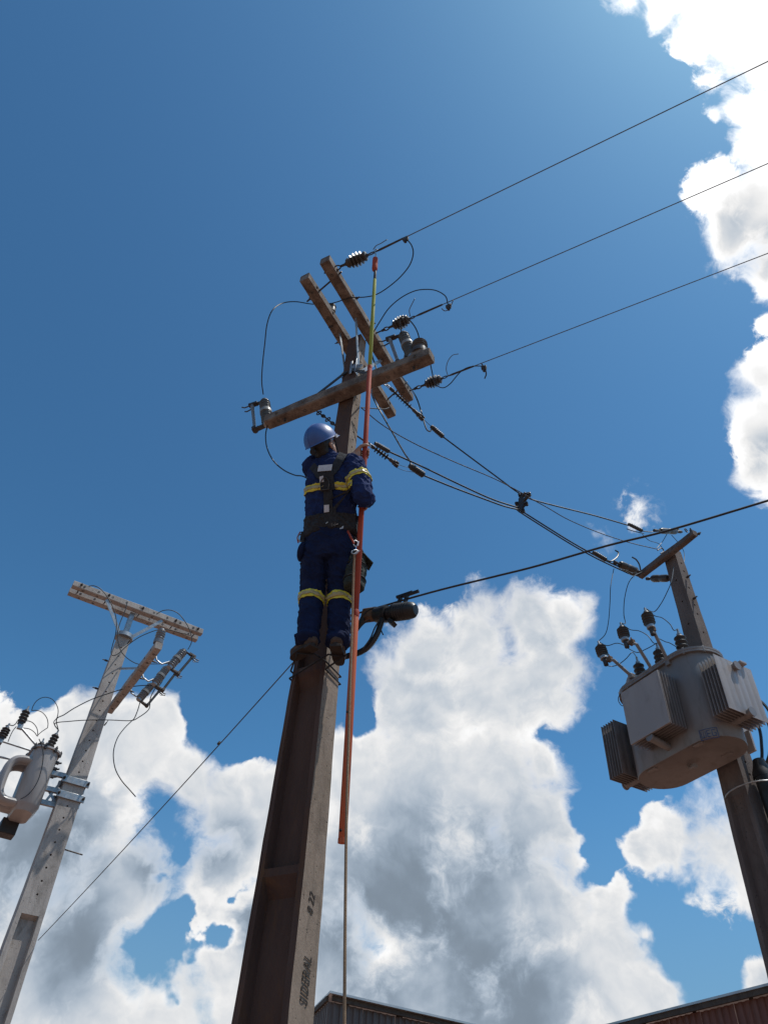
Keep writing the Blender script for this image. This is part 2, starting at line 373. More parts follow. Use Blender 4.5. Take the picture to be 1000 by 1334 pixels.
# ---------------------------------------------------------------- sheds
def rib_sheet(width, h, ribs, depth=0.035):
    """one upright ribbed sheet, width along x, height along z, ribs towards -y"""
    b = MB(); xs = []; p = width / ribs
    for k in range(ribs):
        x = k * p
        xs += [(x, 0), (x + p * .42, 0), (x + p * .54, -depth), (x + p * .88, -depth)]
    xs.append((width, 0))
    lo = [b.bm.verts.new((x, y, 0)) for x, y in xs]; hi = [b.bm.verts.new((x, y, h)) for x, y in xs]
    for k in range(len(xs) - 1):
        b.bm.faces.new((lo[k], lo[k + 1], hi[k + 1], hi[k]))
    me = bpy.data.meshes.new('wall_sheet'); b.bm.to_mesh(me); b.bm.free(); return me
def wall_run(parent, a, d, n, width, h, mat, ribs=5):
    """n sheets side by side from a along d; all share one mesh, each set a little proud or tilted"""
    me = rib_sheet(width - 0.012, h, ribs); me.materials.append(M[mat]); inv = ROOT[parent.name].inverted()
    for k in range(n):
        o = bpy.data.objects.new('wall_sheet', me); COL.objects.link(o); o.parent = parent
        f = Matrix((d, UP.cross(d), UP)).transposed().to_4x4()
        f.translation = a + d * (k * width) + UP.cross(d) * random.uniform(-.008, .008) + UP * random.uniform(-.01, 0.01)
        o.matrix_basis = inv @ f
def shed(name, label, corner, d1, n1, d2, n2, top, mat, width=0.9, over=0.28):
    """sheets along d1 and d2 from a corner under an overhanging roof"""
    t = thing(name, label, 'shed', (corner.x, corner.y, 0))
    c = Vector((corner.x, corner.y, 0))
    in1 = (d2 - d1 * d2.dot(d1)).normalized(); in2 = (d1 - d2 * d1.dot(d2)).normalized()
    c0 = c + in1 * over + in2 * 0.16
    wall_run(t, c0 + UP * 0.02, d1, n1, width, top - 0.16, mat)
    b = c0 + d2 * (n2 * width)
    wall_run(t, b + UP * 0.02, -d2, n2, width, top - 0.16, mat)
    L1, L2 = n1 * width + 0.6, n2 * width + 0.6
    s = MB(); q = [c, c + d1 * L1, c + d1 * L1 + d2 * L2, c + d2 * L2]
    lo = [s.bm.verts.new(p + UP * (top - 0.035)) for p in q]; hi = [s.bm.verts.new(p + UP * (top + 0.01)) for p in q]
    s.bm.faces.new(lo[::-1]); s.bm.faces.new(hi)
    for k in range(4): s.bm.faces.new((lo[k], lo[(k + 1) % 4], hi[(k + 1) % 4], hi[k]))
    s.build('roof', M['roof'], t, False)
    z = UP * (top - 0.09)
    MB().bar(c0 + z - in1 * 0.10, c0 + d1 * (L1 - .6) + z - in1 * 0.10, 0.06, 0.10).build('eave_beam', M['timber'], t, False)
    MB().bar(c0 + z - in2 * 0.06, c0 + d2 * (L2 - .6) + z - in2 * 0.06, 0.06, 0.10).build('eave_beam', M['timber'], t, False)
    for k in range(int(L1 / 1.5)):
        p = c0 + d1 * (0.5 + 1.5 * k) + UP * (top - 0.11)
        MB().bar(p + in1 * (over - 0.07), p + in1 * 0.04, 0.07, 0.10).build('rafter_end', M['timber'], t, False)
    return t
k1 = at_z(430, 1291, 6.0)
shed('brown_metal_shed', 'faded brown ribbed metal shed whose roof corner rises beside the rope', k1, azv(57), 11, azv(346), 8, 6.0, 'shed_brown')
k2a, k2b = at_z(787, 1335, 6.0), at_z(1000, 1281, 6.0); dd = (k2a - k2b); dd.z = 0; dd.normalize()
k2 = k2b - dd * 4.5
shed('red_metal_shed', 'rusty red ribbed metal shed at the lower right, its eave rising to the right', k2, dd, 13, Vector((-dd.y, dd.x, 0)) if Vector((-dd.y, dd.x, 0)).x > 0 else Vector((dd.y, -dd.x, 0)), 8, 6.0, 'shed_red', over=0.16)

# ---------------------------------------------------------------- concrete poles
def shaft(parent, ax, e1, e2, secs, mat, recess=(), holes1=None, holes2=None, rec_depth=0.3, ribs=(), fl=0.16, hr=0.011, shade_stain=None, fade=0.30):
    """tapered duplo-T shaft: recess between flanges on the +-e2 faces, rows of real holes on the e1 / e2 faces.
    secs: (z, width along e1, width along e2)"""
    def dims(z):
        for (z0, a0, b0), (z1, a1, b1) in zip(secs, secs[1:]):
            if z <= z1:
                f = (z - z0) / (z1 - z0); return a0 + (a1 - a0) * f, b0 + (b1 - b0) * f
        return secs[-1][1:]
    def depth(z):
        if not recess: return 0.0
        z0, z1 = recess
        k = min(1, max(0, (z - z0) / 0.12)) * min(1, max(0, (z1 - z) / fade))
        for r in ribs:
            d = z - r                                           # ledge above, long slope below
            if -0.13 < d < 0.015: k *= 0.12 if d > -0.03 else min(1, 0.12 + (-d - 0.03) / 0.10 * 0.88)
        return k
    zs = set([secs[0][0], secs[-1][0]] + [s[0] for s in secs])
    z = secs[0][0]
    while z < secs[-1][0]: zs.add(round(z, 3)); z += 0.1
    for r in ribs: zs.update((r - 0.13, r - 0.03, r + 0.014, r + 0.016))
    if recess: zs.update((recess[0], recess[0] + .12, recess[1] - fade, recess[1]))
    cells = {}
    for holes, key in ((holes1, 1), (holes2, 2)):
        if holes:
            z = holes[0]
            while z < holes[1]:
                cells.setdefault(round(z, 3), set()).add(key); z += holes[2]
    hs = 0.03
    for zc in cells:
        for q in [x for x in zs if abs(x - zc) < hs + .004]: zs.discard(q)
        zs.update((zc - hs, zc + hs))
    zs = sorted(zs); b = MB(); bm = b.bm; rings = []
    for z in zs:
        w, t = dims(z); k = depth(z); f = w * fl; dp = t * rec_depth * k; s = min(0.012, w * .08)
        half = [(w / 2, t / 2), (w / 2 - f, t / 2), (w / 2 - f - s, t / 2 - dp), (-(w / 2 - f - s), t / 2 - dp), (-(w / 2 - f), t / 2), (-w / 2, t / 2)]
        loop = half + [(-x, -y) for x, y in half]
        rings.append([bm.verts.new(Vector((ax.x, ax.y, z)) + e1 * x + e2 * y) for x, y in loop])
    def holed(v0, v1, v2, v3, nrm):
        c = (v0.co + v1.co + v2.co + v3.co) / 4; u = (v1.co - v0.co).normalized(); v = nrm.cross(u)
        vs = (v0, v1, v2, v3); angs = sorted(range(4), key=lambda i: math.atan2((vs[i].co - c).dot(v), (vs[i].co - c).dot(u)))
        cor = [vs[i] for i in angs]
        a0 = math.atan2((cor[0].co - c).dot(v), (cor[0].co - c).dot(u))
        o, ins = [], []
        for j in range(8):
            a = a0 + (j - 0.5) * math.pi / 4
            p = c + (u * math.cos(a) + v * math.sin(a)) * hr
            o.append(bm.verts.new(p)); ins.append(bm.verts.new(p - nrm * 0.05))
        for i in range(4):
            bm.faces.new((cor[i], cor[(i + 1) % 4], o[(2 * i + 2) % 8], o[2 * i + 1]))
            bm.faces.new((cor[i], o[2 * i + 1], o[2 * i]))
        for j in range(8): bm.faces.new((o[j], o[(j + 1) % 8], ins[(j + 1) % 8], ins[j]))
        bm.faces.new(ins)
    for i in range(len(zs) - 1):
        A, B = rings[i], rings[i + 1]; mid = round((zs[i] + zs[i + 1]) / 2, 3)
        key = next((cells[c] for c in cells if abs(c - mid) < 0.004 and zs[i + 1] - zs[i] < 2 * hs + .002), set())
        for j in range(12):
            q = (A[j], A[(j + 1) % 12], B[(j + 1) % 12], B[j])
            if j == 11 and 1 in key: holed(*q, e1)
            elif j == 2 and 2 in key: holed(*q, e2)
            elif j == 8 and 2 in key: holed(*q, -e2)
            elif j == 5 and 1 in key: holed(*q, -e1)
            else:
                fc = bm.faces.new(q)
                if shade_stain and j in (0, 1, 2, 3, 4, 6, 7, 8, 9, 10): fc.material_index = 1  # whole e2 sides coloured darker, as stained and shaded faces
    bm.faces.new(rings[0]); bm.faces.new(rings[-1])
    # worn, slightly uneven edges
    for v in bm.verts:
        n_ = noise.noise_vector(v.co * 3.1) * 0.0035 + noise.noise_vector(v.co * 9.0) * 0.0018
        v.co += Vector((n_.x, n_.y, 0))
    o = b.build('shaft', [M[mat], M[shade_stain]] if shade_stain else M[mat], parent, True, 0.0, sharp=30)
    bv = o.modifiers.new('bevel', 'BEVEL'); bv.width = 0.006; bv.segments = 2; bv.limit_method = 'ANGLE'; bv.angle_limit = R(60)
    return o
def crossarm(parent, a, b, w, h, mat='arm', name='crossarm', holes=6):
    """precast arm with chamfered edges, tapering a little to its ends, and bolt holes along its sides"""
    a, b = Vector(a), Vector(b); d = (b - a).normalized(); u = d.cross(UP).normalized(); v = u.cross(d); L = (b - a).length
    m = MB(); rings = []; N = 16
    for i in range(N + 1):
        f = i / N; k = 1.0 - 0.10 * abs(2 * f - 1)
        c = a + d * (L * f); q = 0.010
        pts = []
        for sx, sy in ((1, 1), (-1, 1), (-1, -1), (1, -1)):
            x, y = sx * w / 2 * k, sy * h / 2 * k
            two = [(x, y - sy * q), (x - sx * q, y)]
            pts += two if sx * sy > 0 else two[::-1]
        ring = []
        for x, y in pts:
            p = c + u * x + v * y; nz = noise.noise_vector(p * 6) * 0.004
            ring.append(m.bm.verts.new(p + nz))
        rings.append(ring)
    for A, B in zip(rings, rings[1:]):
        for k in range(8): m.bm.faces.new((A[k], A[(k + 1) % 8], B[(k + 1) % 8], B[k]))
    m.bm.faces.new(rings[0]); m.bm.faces.new(rings[-1])
    arm = m.build(name, M[mat], parent, True, sharp=30)
    hm = MB()
    for i in range(holes):
        c = a + d * (L * (0.08 + 0.84 * i / (holes - 1)))
        for s in (1, -1):
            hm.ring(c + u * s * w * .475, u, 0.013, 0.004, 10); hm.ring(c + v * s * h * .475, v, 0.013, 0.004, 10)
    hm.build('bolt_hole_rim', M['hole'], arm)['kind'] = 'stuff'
    return arm
def bolts(parent, pts, d, l=0.05, r=0.014, mat='dark_steel', nm='bolt'):
    for p in pts: MB().bolt(p, d, l, r).build(nm, M[mat], parent)

# middle pole ------------------------------------------------------
AX = Vector((-0.385, 4.40, 0)); E1, E2 = azv(120), azv(210)
pole = thing('concrete_utility_pole', 'tall brown stained concrete pole the worker stands on, with three crossarms at its top', 'utility pole', (AX.x, AX.y, 0))
secs = [(0, .42, .29), (2.45, .325, .22), (6.7, .17, .125), (8.44, .148, .112)]
shaft(pole, AX, E1, E2, secs, 'concrete_brown', (0.6, 6.2), (6.0, 8.2, .1), None, 0.34, (3.13, 4.42, 5.6), fl=0.12, hr=0.010, shade_stain='recess')
POLE_SHAFT = [c for c in pole.children if c.name.startswith('shaft')][0]
low0 = AX + E2 * 0.130 + UP * 7.396
la = at_plane(348, 553, low0, E2); lb = at_plane(562, 466, low0, E2)
la.z = lb.z = 7.396
crossarm(pole, la, lb, 0.125, 0.125)
fo, no = AX + E1 * 0.135, AX - E1 * 0.135
fa, fb = at_plane(420, 354, fo, E1), at_plane(533, 514, fo, E1)
na, nb = at_plane(395, 368, no, E1), at_plane(511, 525, no, E1)
fz = 8.50; nz_ = 8.49
for q in (fa, fb): q.z = fz
for q in (na, nb): q.z = nz_
crossarm(pole, fa, fb, 0.115, 0.12); crossarm(pole, na, nb, 0.115, 0.12)
AD = (fb - fa).normalized()
# through bolts that tie the two upper arms together, and braces
for f in (0.11, 0.90):
    p = na.lerp(nb, f); q = fa.lerp(fb, f)
    MB().tube([p - (q - p).normalized() * .12, q + (q - p).normalized() * .085], 0.009, 8).bolt(p - (q - p).normalized() * .06, -(q - p), .03, .018).build('tie_bolt', M['dark_steel'], pole)
for f, A, B, s in ((0.36, na, nb, -1), (0.36, fa, fb, 1), (0.66, fa, fb, 1)):
    p = A.lerp(B, f) - UP * 0.07 + E1 * s * -0.02; q = AX + E1 * s * 0.075 + UP * (fz - 0.62) + (E2 * .03 if f < .5 else -E2 * .03)
    MB().bar(p, q, 0.035, 0.008, E1).bolt(p + UP * .02, -UP, .05, .014).bolt(q, E1 * s, .04, .016).build('brace', M['steel'], pole)
for f in (0.25, 0.66):
    p = la.lerp(lb, f) + UP * 0.064; q = AX + E2 * 0.07 + UP * (7.396 + 0.42) + E1 * (-.03 if f < .5 else .03)
    MB().bar(p, q, 0.035, 0.008, E2).bolt(p, UP, .04, .014).build('brace', M['dark_steel'], pole)
bolts(pole, [la.lerp(lb, f) - UP * 0.062 for f in (.12, .9)], -UP, .045)
bolts(pole, [la.lerp(lb, f) + UP * 0.06 for f in (.3, .62)], UP, .06, .012)
bolts(pole, [AX - E1 * .06 + UP * z for z in (7.86, 7.66)], -E1, .07, .013)
bolts(pole, [na.lerp(nb, f) - E1 * 0.06 for f in (.42, .8)] + [na.lerp(nb, f) - UP * .063 for f in (.3, .55)], -E1, .05, .012)
bolts(pole, [fa.lerp(fb, f) + E1 * 0.062 for f in (.27, .45, .75)], E1, .05, .014)
# clamp plates at the pole top
MB().bar(AX + E1 * .075 + UP * 7.72 + E2 * .06, AX + E1 * .075 + UP * 8.0 + E2 * .06, .05, .012, E1).build('clamp_plate', M['steel'], pole, bevel=.003)
MB().bar(AX + E1 * .13 + UP * 7.80 + E2 * .07, AX + E1 * .03 + UP * 7.86 + E2 * .07, .06, .012, E2).build('clamp_plate', M['steel'], pole, bevel=.003)
MB().bar(AX + E1 * .02 + UP * 7.74 + E2 * .075, AX + E1 * .02 + UP * 7.95 + E2 * .075, .025, .012, E2).build('clamp_plate', M['steel'], pole, bevel=.003)
# raised lettering on the right-hand face, dark colour for engraved shade, read upwards
def lettering(text, px0, py0, px1, py1, parent, mat, n, P, up, height, shear=0.25, name='lettering', depth=0.002):
    a, b = at_plane(px0, py0, P, n), at_plane(px1, py1, P, n)
    cu = bpy.data.curves.new(name, 'FONT'); cu.body = text; cu.shear = shear; cu.extrude = 0.5; cu.resolution_u = 3; cu.space_character = 1.05
    ob = bpy.data.objects.new(name, cu); COL.objects.link(ob)
    bpy.context.view_layer.update()
    me = bpy.data.meshes.new_from_object(ob.evaluated_get(bpy.context.evaluated_depsgraph_get()))
    bpy.data.objects.remove(ob); bpy.data.curves.remove(cu)
    xs = [v.co.x for v in me.vertices]; L = (b - a).length; s = L / (max(xs) - min(xs))
    x = (b - a).normalized(); z = n.normalized(); y = z.cross(x)
    ys = [v.co.y for v in me.vertices]; f = Matrix((x * s, y * (height / max(ys)), z * depth)).transposed().to_4x4(); f.translation = a - x * min(xs) * s + z * 0.0035
    me.transform(f)
    return link(name, me, M[mat], parent, False)
def face_at(z):
    for (z0, a0, b0), (z1, a1, b1) in zip(secs, secs[1:]):
        if z0 <= z <= z1: return AX + E1 * (a0 + (a1 - a0) * (z - z0) / (z1 - z0)) / 2 + UP * z
tilt = (E1 + UP * 0.0194).normalized()
lettering('SIDERAL', 399.5, 1311, 405.5, 1248, pole, 'engraved_dark', tilt, face_at(2.6), UP, .068)
lettering('8 22', 406.5, 1192, 410, 1166, pole, 'engraved_dark', tilt, face_at(2.95), UP, .055)

# left pole ----------------------------------------------------------
LX = Vector((-3.65, 9.35, 0)); LE1, LE2 = azv(60), azv(150)
lpole = thing('concrete_utility_pole', 'pale leaning-looking concrete pole on the left with doubled crossarm and slanting cutout arm', 'utility pole', (LX.x, LX.y, 0))
lsecs = [(0, .40, .30), (4.1, .30, .21), (8.03, .17, .12)]
shaft(lpole, LX, LE1, LE2, lsecs, 'concrete_pale', (0.6, 4.24), None, (4.45, 7.9, .145), 0.34, (), fl=0.17, hr=0.012, fade=0.04)
MB().bar(LX + UP * 8.0, LX + UP * 8.42, .10, .07, LE1).build('pole_extension', M['steel'], lpole, bevel=.004)
for s in (1, -1):
    o_ = LX + LE2 * (0.098 * s) + UP * 8.475
    crossarm(lpole, o_ - LE1 * .94, o_ + LE1 * 1.07, .105, .105, 'concrete_pale', holes=9)
for f in (-.83, -.42, .1, .62, .98):
    p = LX + LE1 * f + UP * 8.475
    MB().tube([p - LE2 * .20, p + LE2 * .20], .009, 8).bolt(p + LE2 * .15, LE2, .035, .02).bolt(p - LE2 * .15, -LE2, .035, .02).build('tie_bolt', M['dark_steel'], lpole)
for s in (1, -1):
    MB().bar(LX + LE1 * .09 * s + LE2 * .07 + UP * 8.0, LX + LE1 * .43 * s + LE2 * .13 + UP * 8.41, .045, .01, LE2).build('brace', M['steel'], lpole)
MB().lathe([(.115, -.03), (.13, -.03), (.13, .03), (.115, .03)], frame(LX + UP * 8.0, UP), 20).build('top_collar', M['steel'], lpole)
ca, cb = LX + LE1 * .205 - LE2 * .42 + UP * 7.08, LX + LE1 * .205 + LE2 * 1.52 + UP * 7.08
crossarm(lpole, ca, cb, .105, .105, 'concrete_pale', holes=8)
MB().bar(LX + LE1 * .07 + UP * 7.45 + LE2 * .08, LX + LE1 * .17 + LE2 * .75 + UP * 7.14, .03, .008, LE1).build('brace', M['steel'], lpole)
bolts(lpole, [LX - LE1 * .1 + UP * 7.55, LX - LE1 * .1 + UP * 7.1], -LE1, .08, .014)
bolts(lpole, [LX + LE2 * .1 + LE1 * .06 + UP * 7.85, LX + LE1 * .12 + LE2 * .05 + UP * 6.6], LE2, .16, .009)
bolts(lpole, [ca.lerp(cb, f) + LE1 * .05 for f in (.35, .55, .8)], LE1, .07, .012)
bolts(lpole, [ca.lerp(cb, f) + UP * .05 for f in (.45, .7, .9)], UP, .05, .012)
MB().tube([LX + LE1 * .13 + UP * 5.0 + LE2 * .03, LX + LE1 * .36 + UP * 4.99 + LE2 * .03], .009, 8).build('step_peg', M['dark_steel'], lpole)

# right pole ---------------------------------------------------------
RX = Vector((3.33, 6.455, 0)); RE1, RE2 = azv(153), azv(243)
rpole = thing('concrete_utility_pole', 'dark grey concrete pole on the right carrying a short crossarm and a big transformer', 'utility pole', (RX.x, RX.y, 0))
# flange faces look along RE1
rsecs = [(0, .44, .40), (4.8, .25, .225), (6.26, .195, .15), (7.62, .155, .115)]
shaft(rpole, RX, RE1, RE2, rsecs, 'concrete_grey', (0.6, 4.9), (4.9, 7.5, .12), (6.3, 7.45, .3), 0.25, (), hr=0.012)
ra = at_plane(833, 750, RX + RE2 * .115, RE2); rb = at_plane(905, 695, RX + RE2 * .115, RE2)
rz = (ra.z + rb.z) / 2; ra.z = rb.z = rz
crossarm(rpole, ra, rb, .078, .078, 'concrete_grey', holes=4)
bolts(rpole, [rb - RE1 * .04 + UP * .045, rb + UP * -.04 - RE1 * .03], UP, .06, .016)
bolts(rpole, [rb - RE2 * .04, ra + RE2 * .04], RE1, .04, .016)
bolts(rpole, [RX + RE1 * .09 + UP * z for z in (7.2, 6.9)], RE1, .06, .014)

# ---------------------------------------------------------------- strain insulators and lines on the top arms
def sheds(n, z0, z1, rc, rs, env=0.0):
    """profile of an insulator: n skirts between z0 and z1, rs tapering by env towards both ends"""
    P = []; p = (z1 - z0) / n
    for i in range(n):
        z = z0 + i * p; f = (i + .5) / n * 2 - 1; r = rs * (1 - env * f * f)
        P += [(rc, z), (rc, z + p * .12), (r * .93, z + p * .38), (r, z + p * .50), (r, z + p * .62), (r * .9, z + p * .72), (rc, z + p * .9)]
    P.append((rc, z1)); return P
def strain_insulator(at, L, label, group):
    t = thing('strain_insulator', label, 'insulator', at, group); k = L / 0.47
    def b(): return MB()
    z0 = 0.03 * k
    b().ring((0, 0, 0.045 * k), (1, 0, 0), 0.022 * k, 0.007, 18, (0, 0, 1), 1.7).build('chain_link', M['dark_steel'], t, world=False)
    b().ring((0, 0, 0.000), (0, 1, 0), 0.020 * k, 0.007, 18, (0, 0, 1), 1.3).build('eye_bolt', M['dark_steel'], t, world=False)
    b().lathe([(.008, .075 * k), (.012, .08 * k), (.013, .13 * k), (.022, .145 * k), (.024, .165 * k), (.018, .17 * k)], n=16).build('socket_cap', M['dark_steel'], t, world=False)
    b().lathe([(.018, .166 * k)] + sheds(6, .155 * k, .37 * k, .040, .070, .42) + [(.018, .375 * k)], n=26).build('insulator_body', M['porcelain'], t, world=False, sharp=60)
    b().lathe([(.02, .372 * k), (.022, .378 * k), (.012, .388 * k), (.009, .40 * k)], n=14).build('end_pin', M['dark_steel'], t, world=False)
    b().ring((0, 0, .425 * k), (0, 1, 0), 0.020 * k, 0.006, 18, (0, 0, 1), 1.9).build('clevis', M['dark_steel'], t, world=False)
    return t
G1 = 'strain insulators holding the three overhead lines'
LB = ['ribbed strain insulator with the hook of the rod held at its outer end',
      'ribbed strain insulator on the middle overhead line, beside the porcelain fuse cutout',
      'ribbed strain insulator on the lowest overhead line, at the low end of the upper arms']
starts = [(434, 351), (499, 430), (541, 506)]; ends = [(489, 328), (541, 412), (583, 490)]
fars = [(1000, 79), (1000, 212), (1000, 329)]
LINE_END = []
for i in range(3):
    a = at_z(*starts[i], fz); b = at_z(*ends[i], fz)
    strain_insulator(frame(a, b - a, UP), (b - a).length, LB[i], G1)
    MB_ = MB().tube([a - (b - a).normalized() * .10, a], .008, 8).build('arm_eye_bolt', M['dark_steel'], pole)
    LINE_END.append(b)
G2 = 'overhead lines running off to the upper right'
LL = ['topmost overhead line, crossing the bright cloud high on the right', 'middle overhead line of the three that leave the pole top', 'lowest overhead line of the three that leave the pole top']
LINE_PT = []
for i in range(3):
    a = LINE_END[i]; f = at_z(*fars[i], fz); d = (f - a); u = d.normalized()
    far = a + u * 34; far.z = fz - .1
    pts = [a + (far - a) * (k / 40) ** 1.4 for k in range(41)]
    MBl = MB().tube(pts, .0050, 6)
    o = MBl.build('power_line', M['alu']); tag(o, LL[i], 'power line', G2)
    # wrapped dead-end grip near the insulator
    MB().tube([a - u * .02, a + u * .05, a + u * .30], [.004, .0115, .0095], 8).build('wrapped_grip', M['dark_steel'], o)
tails = [[(486, 325), (490, 320), (496, 317), (504, 312)], [(534, 412), (533, 404), (536, 397), (540, 389)], [(583, 489), (581, 481), (583, 471), (589, 463), (597, 461)]]
for i, tl in enumerate(tails):
    wire('loose_wire_tail', [at_z(x, y, fz + .02) for x, y in tl], .0042, ['short loose wire end sticking up beside the topmost line', 'short loose wire end standing up above the middle line insulator', 'curled loose wire end above the lowest line insulator'][i], 'wire', 'alu')
def line_clamp(px, py, label, ang=0):
    p = at_z(px, py, fz - .015); t = thing('line_clamp', label, 'clamp', p, 'parallel clamps joining jumpers to the lines')
    d = azv(120)
    MB().box(p, d * .028, E2 * .014, UP * .022).build('clamp_jaw', M['dark_steel'], t, bevel=.004)
    MB().box(p - UP * .03 + d * .006, d * .018, E2 * .012, UP * .016).build('clamp_jaw', M['dark_steel'], t, bevel=.004)
    MB().tube([p + UP * .035, p - UP * .07], .007, 8).bolt(p - UP * .045, -UP, .03, .016).build('clamp_bolt', M['dark_steel'], t)
    return t
line_clamp(528, 311, 'bolted clamp on the topmost line where its jumper loop hangs')
line_clamp(584, 399, 'bolted clamp hanging from the middle line above the fuse cutout')
line_clamp(630, 479, 'bolted clamp hanging from the lowest line at its jumper')
wire('clamp_stirrup', [at_z(x, y, fz - .02) for x, y in ((575, 402), (579, 405), (584, 403), (588, 396), (590, 391))], .005, 'small wire stirrup beside the clamp on the middle line', 'wire', 'alu')
wire('clamp_stirrup', [at_z(x, y, fz - .02) for x, y in ((627, 474), (631, 480), (633, 487), (631, 493))], .007, 'small wire stirrup under the clamp on the lowest line', 'wire', 'dark_steel')

# jumpers
def zpx(L, z): return [at_z(x, y, z) for x, y in L]
wire('jumper_wire', zpx([(530, 312), (536, 320), (538, 331), (533, 346), (520, 362), (503, 376), (489, 384), (475, 387), (456, 388), (440, 393), (433, 395)], fz - .06), .0058, 'black jumper looping from the topmost line back to the arm insulator')
wire('jumper_wire', zpx([(583, 396), (580, 386), (569, 379), (556, 377), (540, 379), (522, 388), (506, 402), (494, 420), (484, 436), (474, 446), (468, 452)], fz - .03), .0058, 'black jumper arching from the middle line over the pole top')
wire('jumper_wire', zpx([(631, 477), (617, 477), (606, 480), (598, 486), (592, 493), (586, 500), (578, 505), (570, 503), (565, 495), (562, 482), (559, 468), (556, 462)], fz - .30), .0058, 'black jumper from the lowest line dipping towards the low arm end')
wire('jumper_wire', [at_z(x, y, z) for x, y, z in ((434, 395, 8.62), (420, 396, 8.6), (405, 396, 8.58), (385, 393, 8.5), (368, 395, 8.4), (355, 404, 8.2), (348, 422, 8.05), (345, 447, 7.95), (342, 475, 7.85), (341, 497, 7.75), (343, 514, 7.68))], .0058, 'black jumper curving round the left of the arms down to the outer cutout')

def pin_insulator(p, up, k, label, n=4, r=.062, h=.20, mat='porcelain', block=None, group=None):
    t = thing('pin_insulator', label, 'insulator', frame(p, up, azv(120)), group)
    MB().lathe([(.016, -.06), (.016, .03), (.03, .035)], n=12).build('pin', M['dark_steel'], t, world=False)
    MB().lathe([(r * .5, .02)] + [(r * .97, .022), (r, .045), (r, .075)] + sheds(n, .08, h - .03, r * .78, r, .10) + [(r * .55, h - .028), (r * .62, h - .01), (r * .45, h), (r * .2, h + .005)], n=28).build('insulator_body', M[mat], t, world=False, sharp=60)
    return t
pin_insulator(at_z(431, 408, 8.55), UP, 1, 'small ribbed insulator standing on the upper arms, between the pair', 4, .045, .16)
PIN2 = lb - E1 * .12 + UP * .068
bi = pin_insulator(PIN2, UP, 1, 'stout ribbed insulator on the right end of the low arm', 4, .075, .235)
MB().box((0, 0, .0), (.062, 0, 0), (0, .055, 0), (0, 0, .035)).build('mounting_block', M['arm'], bi, bevel=.008, world=False)
wire('jumper_wire', [PIN2 + UP * .24, at_z(544, 434, 7.72), at_z(539, 424, 7.74), at_z(531, 415, 7.78), at_z(524, 412, 7.8), at_z(520, 418, 7.8), at_z(522, 428, 7.78), at_z(523, 436, 7.76)], .0058, 'black jumper hooped from the stout arm insulator to the fuse cutout beside it')

# fuse cutouts
def cutout(at, L, label, group, tube_mat='porcelain_grey', body='porcelain', ring=False):
    k = L; t = thing('fuse_cutout', label, 'fuse cutout', at, group)
    hs = sheds(4, .06 * k, .46 * k, .045, .056) ; h2 = sheds(4, .56 * k, .95 * k, .045, .056)
    MB().lathe([(.03, .03 * k)] + hs, n=22).build('insulator_body', M[body], t, world=False, sharp=60)
    MB().lathe(h2 + [(.03, .97 * k)], n=22).build('insulator_body', M[body], t, world=False, sharp=60)
    MB().lathe([(.046, .45 * k), (.060, .455 * k), (.060, .565 * k), (.046, .57 * k)], n=22).build('clamp_band', M['band'], t, world=False)
    MB().lathe([(.036, -.03 * k), (.040, -.02 * k), (.040, .05 * k), (.03, .06 * k)], n=16).build('end_cap', M['steel'], t, world=False)
    MB().lathe([(.03, .95 * k), (.040, .96 * k), (.038, 1.02 * k), (.02, 1.05 * k)], n=16).build('end_cap', M['dark_steel'], t, world=False)
    x = .135
    MB().bar((.0, 0, 1.0 * k), (x * 1.05, 0, 1.07 * k), .035, .012, (0, 0, 1)).bar((x * .55, 0, 1.055 * k), (x * 1.25, 0, 1.10 * k), .045, .03, (0, 0, 1)).build('top_contact', M['dark_steel'], t, world=False, bevel=.003)
    MB().tube([(x * 1.1, .02, 1.0 * k), (x * 1.55, .025, 1.0 * k), (x * 1.75, .025, 1.07 * k)], .007, 8).tube([(x * 1.1, -.02, 1.0 * k), (x * 1.55, -.025, 1.0 * k), (x * 1.7, -.025, 1.04 * k)], .007, 8).build('arc_hook', M['dark_steel'], t, world=False)
    MB().lathe([(.012, 0), (.0165, .005), (.0165, .86 * k), (.020, .87 * k), (.020, .98 * k), (.010, 1.0 * k)], Matrix.Translation((x, 0, .06 * k)), 14).build('fuse_tube', M[tube_mat], t, world=False)
    MB().bar((.02, 0, .0), (x + .025, 0, .0), .045, .022, (0, 0, 1)).tube([(x, -.035, .01), (x, .035, .01)], .022, 12).bar((x * .6, 0, -.005), (x * .75, 0, .07 * k), .03, .014, (1, 0, 0)).build('hinge', M['dark_steel'], t, world=False, bevel=.003)
    if ring:
        MB().ring((x + .05, 0, .93 * k), (0, 1, 0), .018, .004, 14).build('pull_ring', M['steel'], t, world=False)
    return t
G3 = 'fuse cutouts on the arm ends of the worker\'s pole'
def plane_pts(P, n, L): return [at_plane(x, y, P, n) for x, y in L]
c0, c1 = plane_pts(la - E1 * .02, E2, ((348.5, 553), (344.5, 523)))
cutout(frame(c0, c1 - c0, -E1 + E2 * .12), (c1 - c0).length, 'porcelain fuse cutout on the outer left end of the low arm', G3)
MB().bar(la + E1 * .08 + UP * .05, (c0 + c1) / 2, .035, .01, UP).bolt(la + E1 * .07 + UP * .05, UP, .05, .014).build('cutout_bracket', M['steel'], pole)
d0, d1 = plane_pts(lb - E1 * .3 + UP * .05, E2, ((537, 466), (525, 436)))
cutout(frame(d0, d1 - d0, -E1 + E2 * .1), (d1 - d0).length, 'porcelain fuse cutout standing near the right end of the low arm', G3)
MB().bar(lb - E1 * .28 + UP * .05, (d0 + d1) / 2, .035, .01, UP).build('cutout_bracket', M['steel'], pole)
